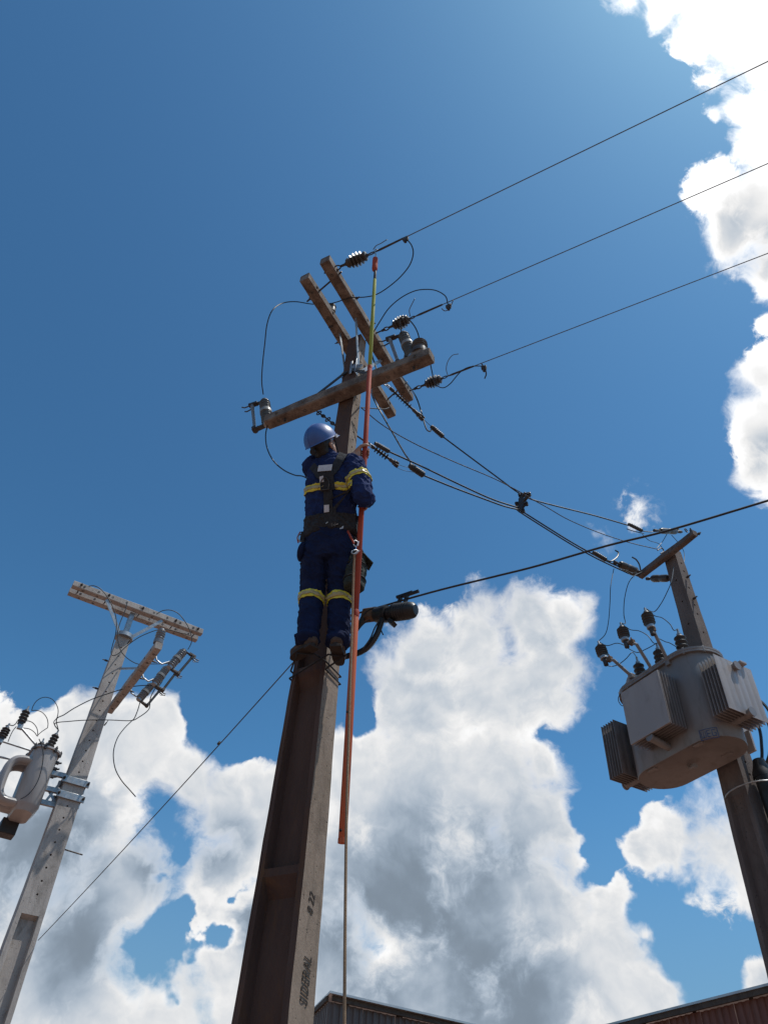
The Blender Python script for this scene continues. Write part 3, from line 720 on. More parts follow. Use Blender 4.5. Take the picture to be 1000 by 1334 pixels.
wire('jumper_wire', [c0 - UP * .02, at_y(346, 568, c0.y), at_y(348, 584, c0.y), at_y(356, 600, c0.y - .04), at_y(369, 612, c0.y - .1), at_y(384, 619, c0.y - .17), at_y(398, 622, c0.y - .22), AX - E1 * .09 + UP * 6.2], .0062, 'black wire hanging from the outer cutout and passing behind the worker')

# ---------------------------------------------------------------- rod insulators and covered lines to the right-hand pole
def vplane(A, B):
    d = Vector((B.x - A.x, B.y - A.y, 0)).normalized(); return Vector((d.y, -d.x, 0))
MR = vplane(AX, ra)
def W2(L, off=0.0): return [at_plane(x, y, AX + MR * off, MR) for x, y in L]
def rod_insulator(p, q, n, label, group='rod insulators where the covered lines leave the pole'):
    t = thing('rod_insulator', label, 'insulator', frame(p, q - p, UP), group); L = (q - p).length
    MB().ring((0, 0, .02 * L), (1, 0, 0), .016, .006, 14, (0, 0, 1), 1.7).ring((0, 0, .10 * L), (0, 1, 0), .016, .006, 14, (0, 0, 1), 1.7).build('shackle', M['steel'], t, world=False)
    MB().lathe([(.012, .13 * L), (.018, .14 * L), (.018, .22 * L), (.010, .24 * L)], n=12).build('end_fitting', M['dark_steel'], t, world=False)
    P = [(.011, .23 * L)]
    for i in range(n):
        z = L * (.27 + .42 * i / n); P += [(.011, z), (.030, z + .005), (.032, z + .008), (.012, z + .013)]
    P += [(.011, .73 * L)]
    MB().lathe(P, n=18).build('insulator_rod', M['bushing'], t, world=False, sharp=60)
    MB().lathe([(.010, .72 * L), (.018, .74 * L), (.018, .84 * L), (.026, .86 * L), (.026, .90 * L), (.012, .91 * L)], n=12).build('end_fitting', M['dark_steel'], t, world=False)
    MB().box((.02, 0, .96 * L), (.004, 0, 0), (0, .018, 0), (0, 0, .05 * L)).box((-.02, 0, .96 * L), (.004, 0, 0), (0, .018, 0), (0, 0, .05 * L)).tube([(-.03, 0, .99 * L), (.03, 0, .99 * L)], .009, 8).build('clevis', M['dark_steel'], t, world=False)
    return t
r1 = W2([(501, 499), (551, 546)]); rod_insulator(r1[0], r1[1], 7, 'rod insulator with thin discs passing just under the upper arm ends')
r2 = W2([(478, 577), (518, 606)]); rod_insulator(r2[0], r2[1], 5, 'rod insulator with thin discs just right of the raised hand, ending in a round clevis')
wire('dead_end_wire', W2([(455, 562), (468, 570), (479, 578)]), .009, 'dark eye bolt rod from the pole behind the red rod', 'eye bolt', 'dark_steel')
wire('dead_end_wire', W2([(484, 462), (492, 485), (502, 500)]), .008, 'dark strap from the pole to the upper rod insulator', 'strap', 'dark_steel')
def splice(p, q, r, label, group='splice sleeves on the covered lines', ridges=7):
    t = thing('splice_sleeve', label, 'splice sleeve', frame(p, q - p, UP), group); L = (q - p).length
    P = [(.006, 0), (r * .6, .01)]
    for i in range(ridges):
        z = L * (.08 + .84 * i / ridges); w_ = L * .84 / ridges; P += [(r * .8, z), (r, z + w_ * .25), (r, z + w_ * .7), (r * .8, z + w_ * .9)]
    P += [(r * .6, L * .95), (.006, L)]
    MB().lathe(P, n=14).build('sleeve', M['bushing'], t, world=False, sharp=60)
    MB().lathe([(r * .7, -.01), (r * .8, 0), (r * .8, .02), (r * .5, .025)], n=12).build('end_collar', M['dark_steel'], t, world=False)
    return t
s1 = W2([(562, 556), (578, 570)]); splice(s1[0], s1[1], .026, 'ribbed splice sleeve where the upper covered line meets the hooked jumper')
s2 = W2([(534, 607), (553, 620)]); splice(s2[0], s2[1], .033, 'fat ribbed splice sleeve on the lowest covered line, below the rod insulator')
s3 = W2([(489, 578), (508, 589)], .12); splice(s3[0], s3[1], .022, 'slim ribbed splice sleeve just beside the raised hand')
wire('tie_wire', W2([(551, 546), (562, 556)]), .0032, 'thin tie wire between upper rod insulator and its splice sleeve', mat='dark_steel')
wire('tie_wire', W2([(518, 605), (527, 608), (535, 609)]), .0022, 'thin tie wire from the lower rod insulator to the fat splice, upper of two', mat='dark_steel')
wire('tie_wire', W2([(516, 609), (526, 613), (538, 615)]), .0022, 'thin tie wire from the lower rod insulator to the fat splice, lower of two', mat='dark_steel')
wire('jumper_wire', [lb - E1 * .33 - UP * .05] + W2([(540, 514), (548, 535), (553, 553), (556, 560), (560, 562), (562, 558)]), .0075, 'black jumper hanging from the low arm and hooking up into the upper splice', r'wire')
wire('jumper_wire', [la.lerp(lb, .655) - UP * .05] + W2([(485, 516), (498, 541), (513, 567), (527, 591), (534, 601), (535, 608)]), .0075, 'black jumper slanting from the low arm down to the fat splice sleeve')
SPX = [(678, 645), (672, 660), (671, 664)]
CV = 'covered lines between the worker\'s pole and the transformer pole'
wire('covered_line', W2([(578, 570), (610, 594), (645, 620), (672, 640), (688, 649)]), .0085, 'uppermost covered line between the poles, left of the spacer', 'power line', group=CV)
wire('covered_line', W2([(508, 589), (550, 608), (600, 632), (640, 650), (673, 661)], .1), .0085, 'middle covered line between the poles, left of the spacer', 'power line', group=CV)
wire('covered_line', W2([(553, 620), (590, 635), (630, 650), (655, 659), (675, 664)]), .0085, 'lowest covered line between the poles, left of the spacer', 'power line', group=CV)
wire('messenger_wire', W2([(470, 531), (500, 555), (540, 578), (590, 601), (640, 622), (666, 635), (690, 648)], .15), .0052, 'thin messenger wire between the poles, running up to the spacer', 'wire', 'dark_steel')
wire('messenger_wire', W2([(471, 531), (485, 532), (500, 533), (507, 531)], .15), .005, 'short stub of wire behind the red rod below the arm crossing', 'wire', 'dark_steel')
wire('covered_line', W2([(688, 649), (700, 653), (735, 662), (775, 672), (820, 685)]), .0085, 'uppermost covered line from the spacer to its splice at the right pole', 'power line', group=CV)
wire('covered_line', W2([(675, 663), (700, 679), (740, 704), (770, 721), (792, 732), (812, 741)], .03), .0085, 'covered line of the close pair, ending at the arm tip, upper one', 'power line', group=CV)
wire('covered_line', W2([(675, 666), (700, 682), (740, 707), (770, 724), (790, 734), (818, 747)], -.05), .0085, 'covered line of the close pair, ending at the arm tip, lower one', 'power line', group=CV)
wire('messenger_wire', W2([(690, 649), (712, 661), (740, 677), (780, 694), (820, 707), (858, 716)], .1), .0052, 'thin messenger wire from the spacer to the pole under the arm', 'wire', 'dark_steel')
# spacer
sc = at_plane(679, 655, AX, MR); sd_ = Vector((-MR.y, MR.x, 0))
if sd_.x < 0: sd_ = -sd_
st = thing('line_spacer', 'dark cable spacer clamped on the covered lines midway between the poles', 'cable spacer', sc)
MB().box(sc, sd_ * .012, MR * .035, UP * .085).bar(sc + UP * .06, sc + UP * .10 + MR * .075, .03, .03, sd_).bar(sc - UP * .02, sc + UP * .03 + MR * .10, .035, .03, sd_).bar(sc - UP * .07, sc - UP * .115, .04, .03, sd_).build('spacer_frame', M['bushing'], st, bevel=.008)
for c, e in ((sc + UP * .115, 1), (sc + UP * .03 - MR * .06, 1), (sc - UP * .05 - MR * .05, 1), (sc - UP * .125, 1), (sc + UP * .04 + MR * .11, 1), (sc - UP * .06 + MR * .055, 1)):
    MB().ring(c, sd_, .02, .011, 12).bar(c - sd_ * .03, c + sd_ * .03, .022, .022).build('jaw', M['bushing'], st)
# chain on the far side of the pole
ch = thing('hanging_chain', 'short chain of shackles between low arm and pole, above the helmet', 'chain', at_plane(414, 537, AX - E1 * .2, E2))
chp = [at_plane(x, y, AX + E2 * .02, E2) for x, y in ((413, 536), (418, 540), (424, 544), (430, 549), (436, 554))]
for i, (p, q) in enumerate(zip(chp, chp[1:])):
    MB().ring((p + q) / 2, E2 if i % 2 else (UP + E2 * .3), .014, .006, 14, q - p, 2.3).tube([p, q], .0075, 8).build('link', M['dark_steel'], ch)
MB().tube([chp[-1], AX - E1 * .06 + UP * chp[-1].z], .012, 8).build('eye_bolt', M['dark_steel'], ch)

# ---------------------------------------------------------------- communication cable with splice closure
CD = (at_z(1000, 652, 4.72) - at_plane(470, 800, AX + E1 * .14, E2)); CD.z = 0; CD.normalize()
CN = Vector((CD.y, -CD.x, 0)); CP = AX + E1 * .12
def W3(L, off=0.0): return [at_plane(x, y, CP + CN * off, CN) for x, y in L]
a, b, c_, d_ = W3([(452, 803), (700, 737), (870, 691), (1000, 652)])
cab = smooth_path([a, W3([(560, 772)])[0], W3([(640, 752)])[0], b, W3([(790, 711)])[0], c_, d_], 6)
ud = (cab[-1] - cab[-2]).normalized(); cab += [d_ + ud * t for t in (.5, 2, 6, 14, 25)]
tag(MB().tube(cab, .0068, 6).build('communication_cable', M['rubber']), 'black cable carrying the splice closure and crossing in front of the right arm', 'cable')
q0, q1 = W3([(500, 800), (542, 794)]); ql = (q1 - q0); L_ = ql.length
cz = thing('splice_closure', 'fat black ribbed splice closure slung under the cable beside the red rod', 'splice closure', frame(q0, ql, UP))
P = [(.02, 0), (.04, .005), (.048, .03), (.048, .06), (.058, .07)]
for i in range(6):
    z = .08 + (L_ - .14) * i / 6; P += [(.058, z), (.061, z + .008), (.061, z + .016), (.058, z + .022)]
P += [(.058, L_ - .05), (.052, L_ - .02), (.035, L_ - .003), (.005, L_)]
MB().lathe(P, n=24).build('closure_body', M['rubber'], cz, world=False)
MB().lathe([(.03, -.07), (.05, -.065), (.055, -.01), (.06, .0), (.06, .03)], n=20).build('end_gasket', M['rubber'], cz, world=False)
for z in (.10, L_ - .10):
    MB().bar((.06, 0, z), (.13, .0, z + .005), .022, .02, (0, 0, 1)).bar((.125, 0, z - .03), (.15, 0, z + .09), .018, .016, (1, 0, 0)).build('hanger_hook', M['rubber'], cz, world=False)
MB().bar((-.065, .0, .06), (-.095, 0, .10), .05, .03, (0, 0, 1)).build('latch', M['rubber'], cz, world=False)
MB().box((0.01, .0, -.12), (.04, 0, 0), (0, .035, 0), (0, 0, .045)).build('cable_clamp', M['rust'], cz, world=False, bevel=.008)
pole_back = at_plane(455, 812, AX + E1 * .1, CN)
wire('closure_cable', W3([(497, 803), (492, 795), (484, 795), (475, 802), (469, 812), (462, 818)], .02), .020, 'thick black cable arching from the closure back to the pole', 'cable')
wire('closure_cable', W3([(498, 806), (495, 815), (490, 828), (480, 842), (468, 850), (455, 854), (447, 856)], .02), .021, 'thick black cable drooping from the closure towards the worker\'s boot', 'cable')
wire('closure_cable', W3([(494, 808), (488, 818), (482, 832), (472, 846)], .05), .005, 'thin black wire inside the drooping cable loop', 'cable')
wire('closure_cable', W3([(482, 808), (475, 811), (469, 817), (464, 824)], .05), .006, 'thin black wire under the arching cable', 'cable')
wire('cable_tie_tail', W3([(496, 818), (497, 823), (499, 827)], 0), .004, 'stiff cable tie end sticking out below the closure', 'cable tie')
# guy wire to the left pole
ga = AX - E1 * .12 + UP * at_y(381, 841, 4.42).z; gb = LX + LE1 * .13 + UP * 4.02
gb2 = at_plane(50, 1225, LX + LE1 * .12, LE2)
wire('guy_wire', span(ga, gb2, .03), .0045, 'thin dark wire slanting from the pole by the boots down to the left pole', 'guy wire', 'dark_steel')
gp = ga.lerp(gb2, .23)
MB().tube([gp - (gb2 - ga).normalized() * .015, gp + (gb2 - ga).normalized() * .015], .010, 8).build('wire_clip', M['dark_steel'], [o for o in COL.objects if o.name == 'guy_wire'][0])

# ---------------------------------------------------------------- big transformer on the right pole
def RT(l, n, z): return RX + RE1 * l + RE2 * n + UP * z
tr = thing('pole_transformer', 'big grey three-phase transformer with finned radiators on the right-hand pole', 'transformer', RT(-.12, .415, 5.0))
TL, TN, TR_, TS = -.125, .425, .255, .305         # centre, half depth (end radius), half straight length
def stad(grow=0.0, n=14):
    pts = []
    for s in (1, -1):
        for k in range(n + 1):
            a = -math.pi / 2 + math.pi * k / n
            pts.append((TL + s * TS + s * math.cos(a) * (TR_ + grow), TN + s * math.sin(a) * (TR_ + grow)))
    return pts
def prism(rows, cap=True):
    m = MB(); R_ = []
    for grow, z in rows:
        R_.append([m.bm.verts.new(RT(l, n, z)) for l, n in stad(grow)])
    for A, B in zip(R_, R_[1:]):
        for k in range(len(A)): m.bm.faces.new((A[k], A[(k + 1) % len(A)], B[(k + 1) % len(A)], B[k]))
    m.bm.faces.new(R_[0]); m.bm.faces.new(R_[-1]); return m
prism([(-.012, 4.985), (-.004, 4.98), (0, 4.988), (0, 5.83), (-.002, 5.835)]).build('tank', M['tank'], tr, sharp=50)
prism([(0.001, 5.835), (.026, 5.836), (.026, 5.852), (.022, 5.858), (.026, 5.864), (.026, 5.884), (-.03, 5.90)]).build('lid', M['tank'], tr, sharp=30)
for k, (l, n) in enumerate(stad(.012)):
    if k % 3 == 0:
        MB().box(RT(l, n, 5.86), RE1 * .012, RE2 * .012, UP * .034).build('lid_clamp', M['tank'], tr, bevel=.004)
def radiator(o, out, side, n, w, z0, z1, sp, face_pale=False, plate=False):
    """n hollow fins stacked along `out`, each a pressed panel with upright flutes; headers top and bottom"""
    prof = []; F = 6; zc = (z0 + z1) / 2
    me = None
    for k in range(n):
        m = MB(); last = k == n - 1
        xs = []
        for i in range(F):
            for t_, e in ((.06, .45), (.22, 1.0), (.78, 1.0), (.94, .45)):
                xs.append(((i + t_) / F * 2 - 1, e))
        th = .0085
        fr, bk = [], []
        for (x, e) in [(-1.0, .3)] + xs + [(1.0, .3)]:
            col_f, col_b = [], []
            for z, ez in ((z0, .35), (z0 + .035, .5), (z0 + .06, 1), (z1 - .06, 1), (z1 - .035, .5), (z1, .35)):
                q = th * (e if ez == 1 else min(e, ez))
                p = o + out * (sp * k) + side * (x * w / 2) + UP * z
                col_f.append(m.bm.verts.new(p + out * q)); col_b.append(m.bm.verts.new(p - out * q))
            fr.append(col_f); bk.append(col_b)
        for i in range(len(fr) - 1):
            for j in range(5):
                m.bm.faces.new((fr[i][j], fr[i + 1][j], fr[i + 1][j + 1], fr[i][j + 1]))
                m.bm.faces.new((bk[i][j], bk[i][j + 1], bk[i + 1][j + 1], bk[i + 1][j]))
        for i in range(len(fr) - 1):
            m.bm.faces.new((fr[i][0], bk[i][0], bk[i + 1][0], fr[i + 1][0])); m.bm.faces.new((fr[i][5], fr[i + 1][5], bk[i + 1][5], bk[i][5]))
        for c in (0, -1):
            for j in range(5): m.bm.faces.new((fr[c][j], fr[c][j + 1], bk[c][j + 1], bk[c][j]))
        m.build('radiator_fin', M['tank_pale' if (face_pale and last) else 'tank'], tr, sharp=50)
    for z in ((z0 + .02, z1 - .06) if not plate else ()):
        b0 = o - out * .16 + UP * z; b1 = o + out * (sp * (n - 1) + .035) + UP * z
        MB().tube([b0, b1], .036, 18).tube([b1 - out * .002, b1 + out * .012], .044, 18).build('header_pipe', M['tank'], tr)
radiator(RT(.435, .455, 0), RE1, RE2, 6, .47, 5.105, 5.645, .034, True)
radiator(RT(-.71, .455, 0), -RE1, RE2, 6, .47, 5.06, 5.62, .034)
radiator(RT(-.10, .705, 0), RE2, RE1, 6, .49, 5.12, 5.655, .036, True, True)
# smooth pressed plate in front of the front radiator
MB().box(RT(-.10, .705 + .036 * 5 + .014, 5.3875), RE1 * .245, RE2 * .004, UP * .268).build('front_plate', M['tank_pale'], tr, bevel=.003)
MB().tube([RT(-.12, .66, 5.06), RT(-.12, .89, 5.10)], .034, 16).tube([RT(-.12, .88, 5.099), RT(-.12, .895, 5.101)], .040, 16).build('header_pipe', M['tank'], tr)
for k in (-.1,):
    MB().box(RT(.62, .45 + k, 5.655), RE1 * .03, RE2 * .04, UP * .012).build('lifting_lug', M['tank_pale'], tr, bevel=.005)
# bushings
def bushing(l, n, z, h, r, nsh=5):
    m = Matrix.Translation(RT(l, n, z))
    b = MB().lathe([(r * .6, 0)] + sheds(nsh, .03, h - .04, r * .62, r, .05) + [(r * .4, h - .03)], m, 24).build('bushing', M['bushing'], tr, sharp=60)
    MB().lathe([(r * 1.1, -.02), (r * 1.1, .012), (r * .8, .03)], m, 20).build('bushing_flange', M['tank_pale'], b)
    MB().lathe([(r * .42, h - .05), (r * .42, h - .01), (r * .2, h), (r * .2, h + .05), (r * .05, h + .055)], m, 12).build('terminal', M['steel'], b)
    return RT(l, n, z + h + .05)
B1 = bushing(-.43, .47, 5.90, .33, .058); B2 = bushing(-.14, .47, 5.90, .33, .060); B3 = bushing(.15, .47, 5.90, .33, .060)
MB().lathe([(.07, -.02), (.075, .05), (.06, .085), (.03, .10), (.01, .102)], Matrix.Translation(RT(-.42, .60, 5.89)), 20).build('filler_cap', M['tank_pale'], tr)
# surge arresters on stay arms
Z7 = lambda x, y: (770 + x / 4.348, 780 + y / 4.348)
ARR = []
for (bx, by), (tx, ty), (ex, ey), (fx, fy) in (((70, 335), (45, 262), (125, 348), (228, 440)), ((190, 232), (170, 158), (255, 258), (343, 403)), ((335, 160), (308, 75), (352, 185), (440, 368))):
    pb = at_plane(*Z7(bx, by), RT(0, .86, 0), RE2); pt = at_plane(*Z7(tx, ty), RT(0, .86, 0), RE2)
    pe = at_plane(*Z7(ex, ey), RT(0, .84, 0), RE2); pf = at_plane(*Z7(fx, fy), RT(0, .675, 0), RE2)
    pf.z = max(pf.z, 5.72)
    h = (pt - pb).length; m = frame(pb, pt - pb, RE1)
    a_ = MB().lathe([(.025, .0)] + sheds(4, .03, h - .03, .045, .060, .06) + [(.03, h - .02), (.026, h), (.01, h + .01)], m, 22).build('surge_arrester', M['bushing'], tr, sharp=60)
    MB().lathe([(.035, -.02), (.040, -.015), (.040, .012), (.03, .018)], m, 18).build('base_clamp', M['steel'], a_)
    MB().lathe([(.014, -.10), (.024, -.095), (.024, -.03), (.02, -.015)], m, 12).build('earth_terminal', M['dark_steel'], a_)
    MB().lathe([(.012, h), (.012, h + .05), (.004, h + .055)], m, 8).build('terminal', M['steel'], a_)
    MB().tube([pf, pe, pe.lerp(pb - UP * .02, .55), pb - UP * .03], .017, 10).build('arrester_arm', M['tank'], tr)
    MB().box(pe.lerp(pb, .4), RE1 * .028, RE2 * .02, UP * .024).bolt(pe.lerp(pb, .4), UP, .06, .016).build('arm_clamp', M['rust'], tr, bevel=.004)
    MB().box(pf, RE1 * .025, RE2 * .03, UP * .025).build('arm_foot', M['tank'], tr, bevel=.006)
    ARR.append((pb, pt + (pt - pb).normalized() * .05))
# details under and round the tank
for l, n in ((-.45, .63), (.12, .64), (.12, .3)):
    MB().bar(RT(l, n, 4.985), RT(l + .1, n, 4.985), .04, .03, UP).build('base_bracket', M['tank'], tr, bevel=.004)
MB().tube([RT(-.15, .43, 4.99), RT(-.15, .43, 4.95), RT(-.08, .46, 4.93)], .015, 10).tube([RT(-.08, .46, 4.93), RT(-.05, .47, 4.925)], .022, 10).build('drain_valve', M['tank'], tr)
for z in (5.15, 5.62):
    MB().bar(RT(.10, .06, z), RT(.10, .20, z), .09, .06, UP).bar(RT(-.12, .08, z), RT(-.12, .2, z), .05, .05, UP).bar(RT(-.14, .085, z), RT(.16, .085, z), .02, .07, UP).build('mounting_bracket', M['tank'], tr, bevel=.004)
MB().box(RT(.30, .12, 5.10), RE1 * .04, RE2 * .012, UP * .10).box(RT(.27, .10, 5.3), RE1 * .012, RE2 * .05, UP * .16).build('mounting_plate', M['tank_pale'], tr, bevel=.003)
wire('thin_lead', [at_plane(*Z7(x, y), RT(0, .90, 0), RE2) for x, y in ((165, 535), (152, 560), (155, 585), (172, 606), (186, 600))], .004, '', parent=tr)
# emblem: a boxed three-letter mark, wrapped on the tank wall
def on_tank(s, z, lift=.0025):
    """point on the tank wall: s metres along the wall from the middle of its front"""
    if abs(s) <= TS: return RT(TL + s, TN + TR_ + lift, z)
    a = (abs(s) - TS) / TR_; sg = 1 if s > 0 else -1
    return RT(TL + sg * (TS + math.sin(a) * (TR_ + lift)), TN + math.cos(a) * (TR_ + lift), z)
tgt = [Z7(612, 768), Z7(716, 764)]
def proj(p):
    c = p - CAM; zc = -c.dot(ZC); return 500 + 1000 * c.dot(XC) / zc, 667 - 1000 * c.dot(YC) / zc
def find(px, py):
    return min(((s * .004, 5.0 + z * .006) for s in range(-60, 190) for z in range(0, 60)), key=lambda q: (lambda r: (r[0] - px) ** 2 + (r[1] - py) ** 2)(proj(on_tank(*q))))
s0, z0_ = find(*tgt[0]); s1_, z1_ = find(*tgt[1]); zl = (z0_ + z1_) / 2; wd = s1_ - s0; hh = .046
lg = MB()
def stroke(x0, y0, x1, y1, t=.0045):
    n_ = 6 if abs(x1 - x0) > .1 else 1
    for i in range(n_):
        f0, f1 = i / n_, (i + 1) / n_
        p = on_tank(s0 + wd * (x0 + (x1 - x0) * f0), zl + hh * (y0 + (y1 - y0) * f0)); q = on_tank(s0 + wd * (x0 + (x1 - x0) * f1), zl + hh * (y0 + (y1 - y0) * f1))
        nn_ = (p - RT(max(TL - TS, min(TL + TS, (p - RX).dot(RE1))), TN, p.z)).normalized()
        lg.bar(p, q, t, .002, nn_)
for q in ((0, -1, 1, -1), (0, 1, 1, 1), (0, -1, 0, 1), (1, -1, 1, 1)): stroke(*q)
for x in (.08, .205, .33): stroke(x, -.6, x, .65, .0032)
stroke(.08, -.6, .33, -.6, .0032)
stroke(.42, -.6, .42, .65)
for y in (-.6, .02, .65): stroke(.42, y, .60, y)
stroke(.70, -.6, .70, .65); stroke(.70, .65, .90, .65); stroke(.70, -.6, .90, -.6); stroke(.90, -.6, .90, .0); stroke(.80, .0, .90, .0)
lg.build('emblem', M['logo'], tr, False)['kind'] = 'stuff'
# leads between arresters, bushings and line
rp = lambda L, n: [at_plane(x, y, RT(0, n, 0), RE2) for x, y in L]
wire('drop_lead', [W2([(799, 741)])[0]] + rp([(795, 763), (794, 785), (792, 810), (788, 826)], .8) + [ARR[0][1]], .0045, 'thin lead dropping from the line to the outermost arrester')
wire('drop_lead', [W2([(838, 744)])[0]] + rp([(826, 750), (818, 760), (813, 780), (812, 800), (814, 812)], .75) + [ARR[1][1]], .0045, 'thin lead curving from the arm tip down to the middle arrester')
wire('drop_lead', rp([(877, 738)], .2) + rp([(874, 757), (868, 772), (860, 787), (851, 797)], .6) + [ARR[2][1]], .0045, 'thin lead from the pole down to the arrester nearest it')
wire('bushing_lead', [ARR[0][1]] + rp([(790, 841), (802, 838), (811, 840), (820, 846), (830, 850), (840, 846), (851, 840), (857, 834)], .7) + [ARR[2][0] + UP * .0], .0045, 'thin lead swagging across below the arresters')
wire('bushing_lead', [ARR[1][1]] + rp([(820, 820), (832, 822), (843, 828), (850, 837)], .65) + [B2], .0045, 'thin lead hooped from the middle arrester to the middle bushing')
wire('bushing_lead', [ARR[2][1]] + rp([(852, 802), (862, 805), (872, 813), (877, 821)], .6) + [B3], .0045, 'thin lead hooped from the near arrester to the bushing by the pole')
wire('bushing_lead', [ARR[0][0] - UP * .09] + rp([(797, 868), (806, 865), (815, 858), (823, 850)], .75) + [B1], .0045, 'thin lead looped from the outermost arrester to the left bushing')
wire('bushing_lead', rp([(858, 832), (866, 836), (876, 840)], .6) + [RT(.02, .12, 6.1), RT(.05, .08, 6.02)], .0045, 'thin lead running from the near arrester behind the bushing to the pole')

# shackle insulators at the right-hand arm
def spool(p, q, r, label, group='shackle insulators round the short crossarm'):
    t = thing('shackle_insulator', label, 'insulator', frame(p, q - p, UP), group); L = (q - p).length
    MB().lathe([(.012, .22 * L), (r * .8, .225 * L), (r, .27 * L), (r, .45 * L), (r * .9, .48 * L), (r * .9, .52 * L), (r, .55 * L), (r, .72 * L), (r * .8, .77 * L), (.012, .78 * L)], n=20).build('insulator_body', M['porcelain'], t, world=False)
    MB().lathe([(.008, 0), (.02, .01), (.02, .10 * L), (.014, .12 * L), (.014, .24 * L)], n=12).build('clevis', M['dark_steel'], t, world=False)
    MB().lathe([(.014, .76 * L), (.014, .85 * L), (.02, .86 * L), (.02, .95 * L), (.01, L)], n=12).build('clevis', M['dark_steel'], t, world=False)
    MB().box((.02, 0, .88 * L), (.03, 0, 0), (0, .01, 0), (0, 0, .02)).build('pin', M['dark_steel'], t, world=False)
    return t
i1 = W2([(851, 691), (888, 693)], .05); spool(i1[0], i1[1], .040, 'brown shackle insulator at the upper right end of the short crossarm')
i2 = W2([(799, 732), (834, 746)], .05); spool(i2[0], i2[1], .042, 'brown shackle insulator at the low left tip of the short crossarm, upper of two')
i3 = W2([(806, 738), (832, 750)], -.10); spool(i3[0], i3[1], .036, 'brown shackle insulator at the low left tip of the short crossarm, lower of two')
i4 = [at_plane(x, y, RT(.0, .0, 0), RE2) for x, y in ((841, 754), (879, 753))]; spool(i4[0], i4[1], .044, 'dark shackle insulator fixed to the pole side below the short crossarm')
MB().tube([i4[1], RX + UP * (i4[1].z + .01)], .012, 8).build('eye_bolt', M['dark_steel'], rpole)
MB().ring(W2([(893, 691)], .05)[0], MR, .03, .007, 14).build('eye_bolt', M['dark_steel'], rpole)
s4 = W2([(819, 683), (837, 692)], .02); splice(s4[0], s4[1], .024, 'ribbed splice sleeve on the uppermost covered line beside the short crossarm', 'splice sleeves at the right pole')
s5 = W2([(773, 720), (790, 730)], .06); splice(s5[0], s5[1], .026, 'ribbed splice sleeve on the covered pair just before the arm tip', 'splice sleeves at the right pole')
wire('jumper_wire', W2([(837, 692), (848, 693), (852, 691)], .02), .006, 'short covered tail from the upper splice to the arm-end insulator')
wire('jumper_wire', W2([(790, 730), (796, 731), (803, 726), (805, 720), (801, 717)], .06), .009, 'stubby covered wire tail curling up beside the arm-tip insulators')
wire('jumper_wire', [W2([(834, 743)])[0]] + W2([(832, 735), (828, 729), (823, 726)], .0), .009, 'forked covered wire tail standing up at the arm tip')
wire('jumper_wire', W2([(816, 689), (825, 692), (838, 695)], .0), .006, 'short covered wire end beside the upper splice sleeve')
wire('jumper_wire', W2([(836, 696), (845, 704), (857, 708), (862, 714)], .02), .0042, 'thin jumper sagging below the arm-end insulator')
wire('jumper_wire', W2([(868, 696), (862, 706), (855, 714)], .02), .0045, 'thin wire slanting from the arm-end insulator down to the messenger')
wire('jumper_wire', W2([(874, 697), (882, 706), (889, 716), (891, 726), (889, 737), (886, 745)], .06), .0045, 'thin jumper curving behind the short crossarm and down the pole side')
wire('messenger_hook', W2([(856, 717), (861, 714), (864, 718), (860, 721)], .1), .008, 'small dark hook holding the messenger below the short crossarm', 'hook', 'dark_steel')
# low-voltage cables down the right pole
def down(px, py, off): return at_plane(px, py, RT(.0, -.04 - off, 0), RE2)
lv = MB()
pts = [RT(.24, -.03, 4.78), RT(.245, -.03, 4.5), RT(.30, -.03, 2.4), RT(.34, -.03, .05)]
wire('cable_conduit', [RT(.23, -.03, 4.86)] + pts, .085, 'thick black cable conduit strapped to the right-hand pole below the transformer', 'conduit', n=4, seg=16)
cnd = [o for o in COL.objects if o.name == 'cable_conduit'][0]
MB().lathe([(.09, 0), (.085, .05), (.06, .12), (.05, .17), (.03, .18)], Matrix.Translation(RT(.23, -.03, 4.83)), 18).build('conduit_head', M['rubber'], cnd)
MB().ring(RT(.10, 0, 4.74), UP, .19, .007, 28, RE1, 1.35).build('steel_strap', M['steel'], cnd)
for k, (dx, nn_) in enumerate(((.0, .0), (.05, -.05), (.1, -.02))):
    wire('low_voltage_cable', [RT(.23 + dx * .3, -.05 + nn_, 4.95), RT(.26 + dx, -.09 + nn_, 5.12), RT(.27 + dx * 1.5, -.13 + nn_, 5.35), RT(.20 + dx * 1.6, -.10 + nn_, 5.58), RT(.08 + dx, .05 + nn_, 5.68)], .014, ['black low-voltage cable behind the radiator, closest to the pole', 'black low-voltage cable rising behind the radiator at the photo edge, middle one', 'black low-voltage cable rising behind the radiator, the outermost'][k], 'cable')

# ---------------------------------------------------------------- transformer and fittings on the left pole
def LT(l, n, z): return LX + LE1 * l + LE2 * n + UP * z
lt = thing('pole_transformer', 'small grey transformer with loop-shaped cooling tube bracketed to the left pole', 'transformer', LT(-.45, -.25, 5.4))
def lst(g=0.0, n=12):
    pts = []; r = .155 + g; c = (-.445, -.16); hs = .13
    for s in (1, -1):
        for k in range(n + 1):
            a = math.pi * k / n
            pts.append((c[0] + s * math.cos(a) * r, c[1] + s * hs + s * math.sin(a) * r))
    return pts
def lprism(rows):
    m = MB(); R_ = [[m.bm.verts.new(LT(l, n, z)) for l, n in lst(g)] for g, z in rows]
    for A, B in zip(R_, R_[1:]):
        for k in range(len(A)): m.bm.faces.new((A[k], A[(k + 1) % len(A)], B[(k + 1) % len(A)], B[k]))
    m.bm.faces.new(R_[0]); m.bm.faces.new(R_[-1]); return m
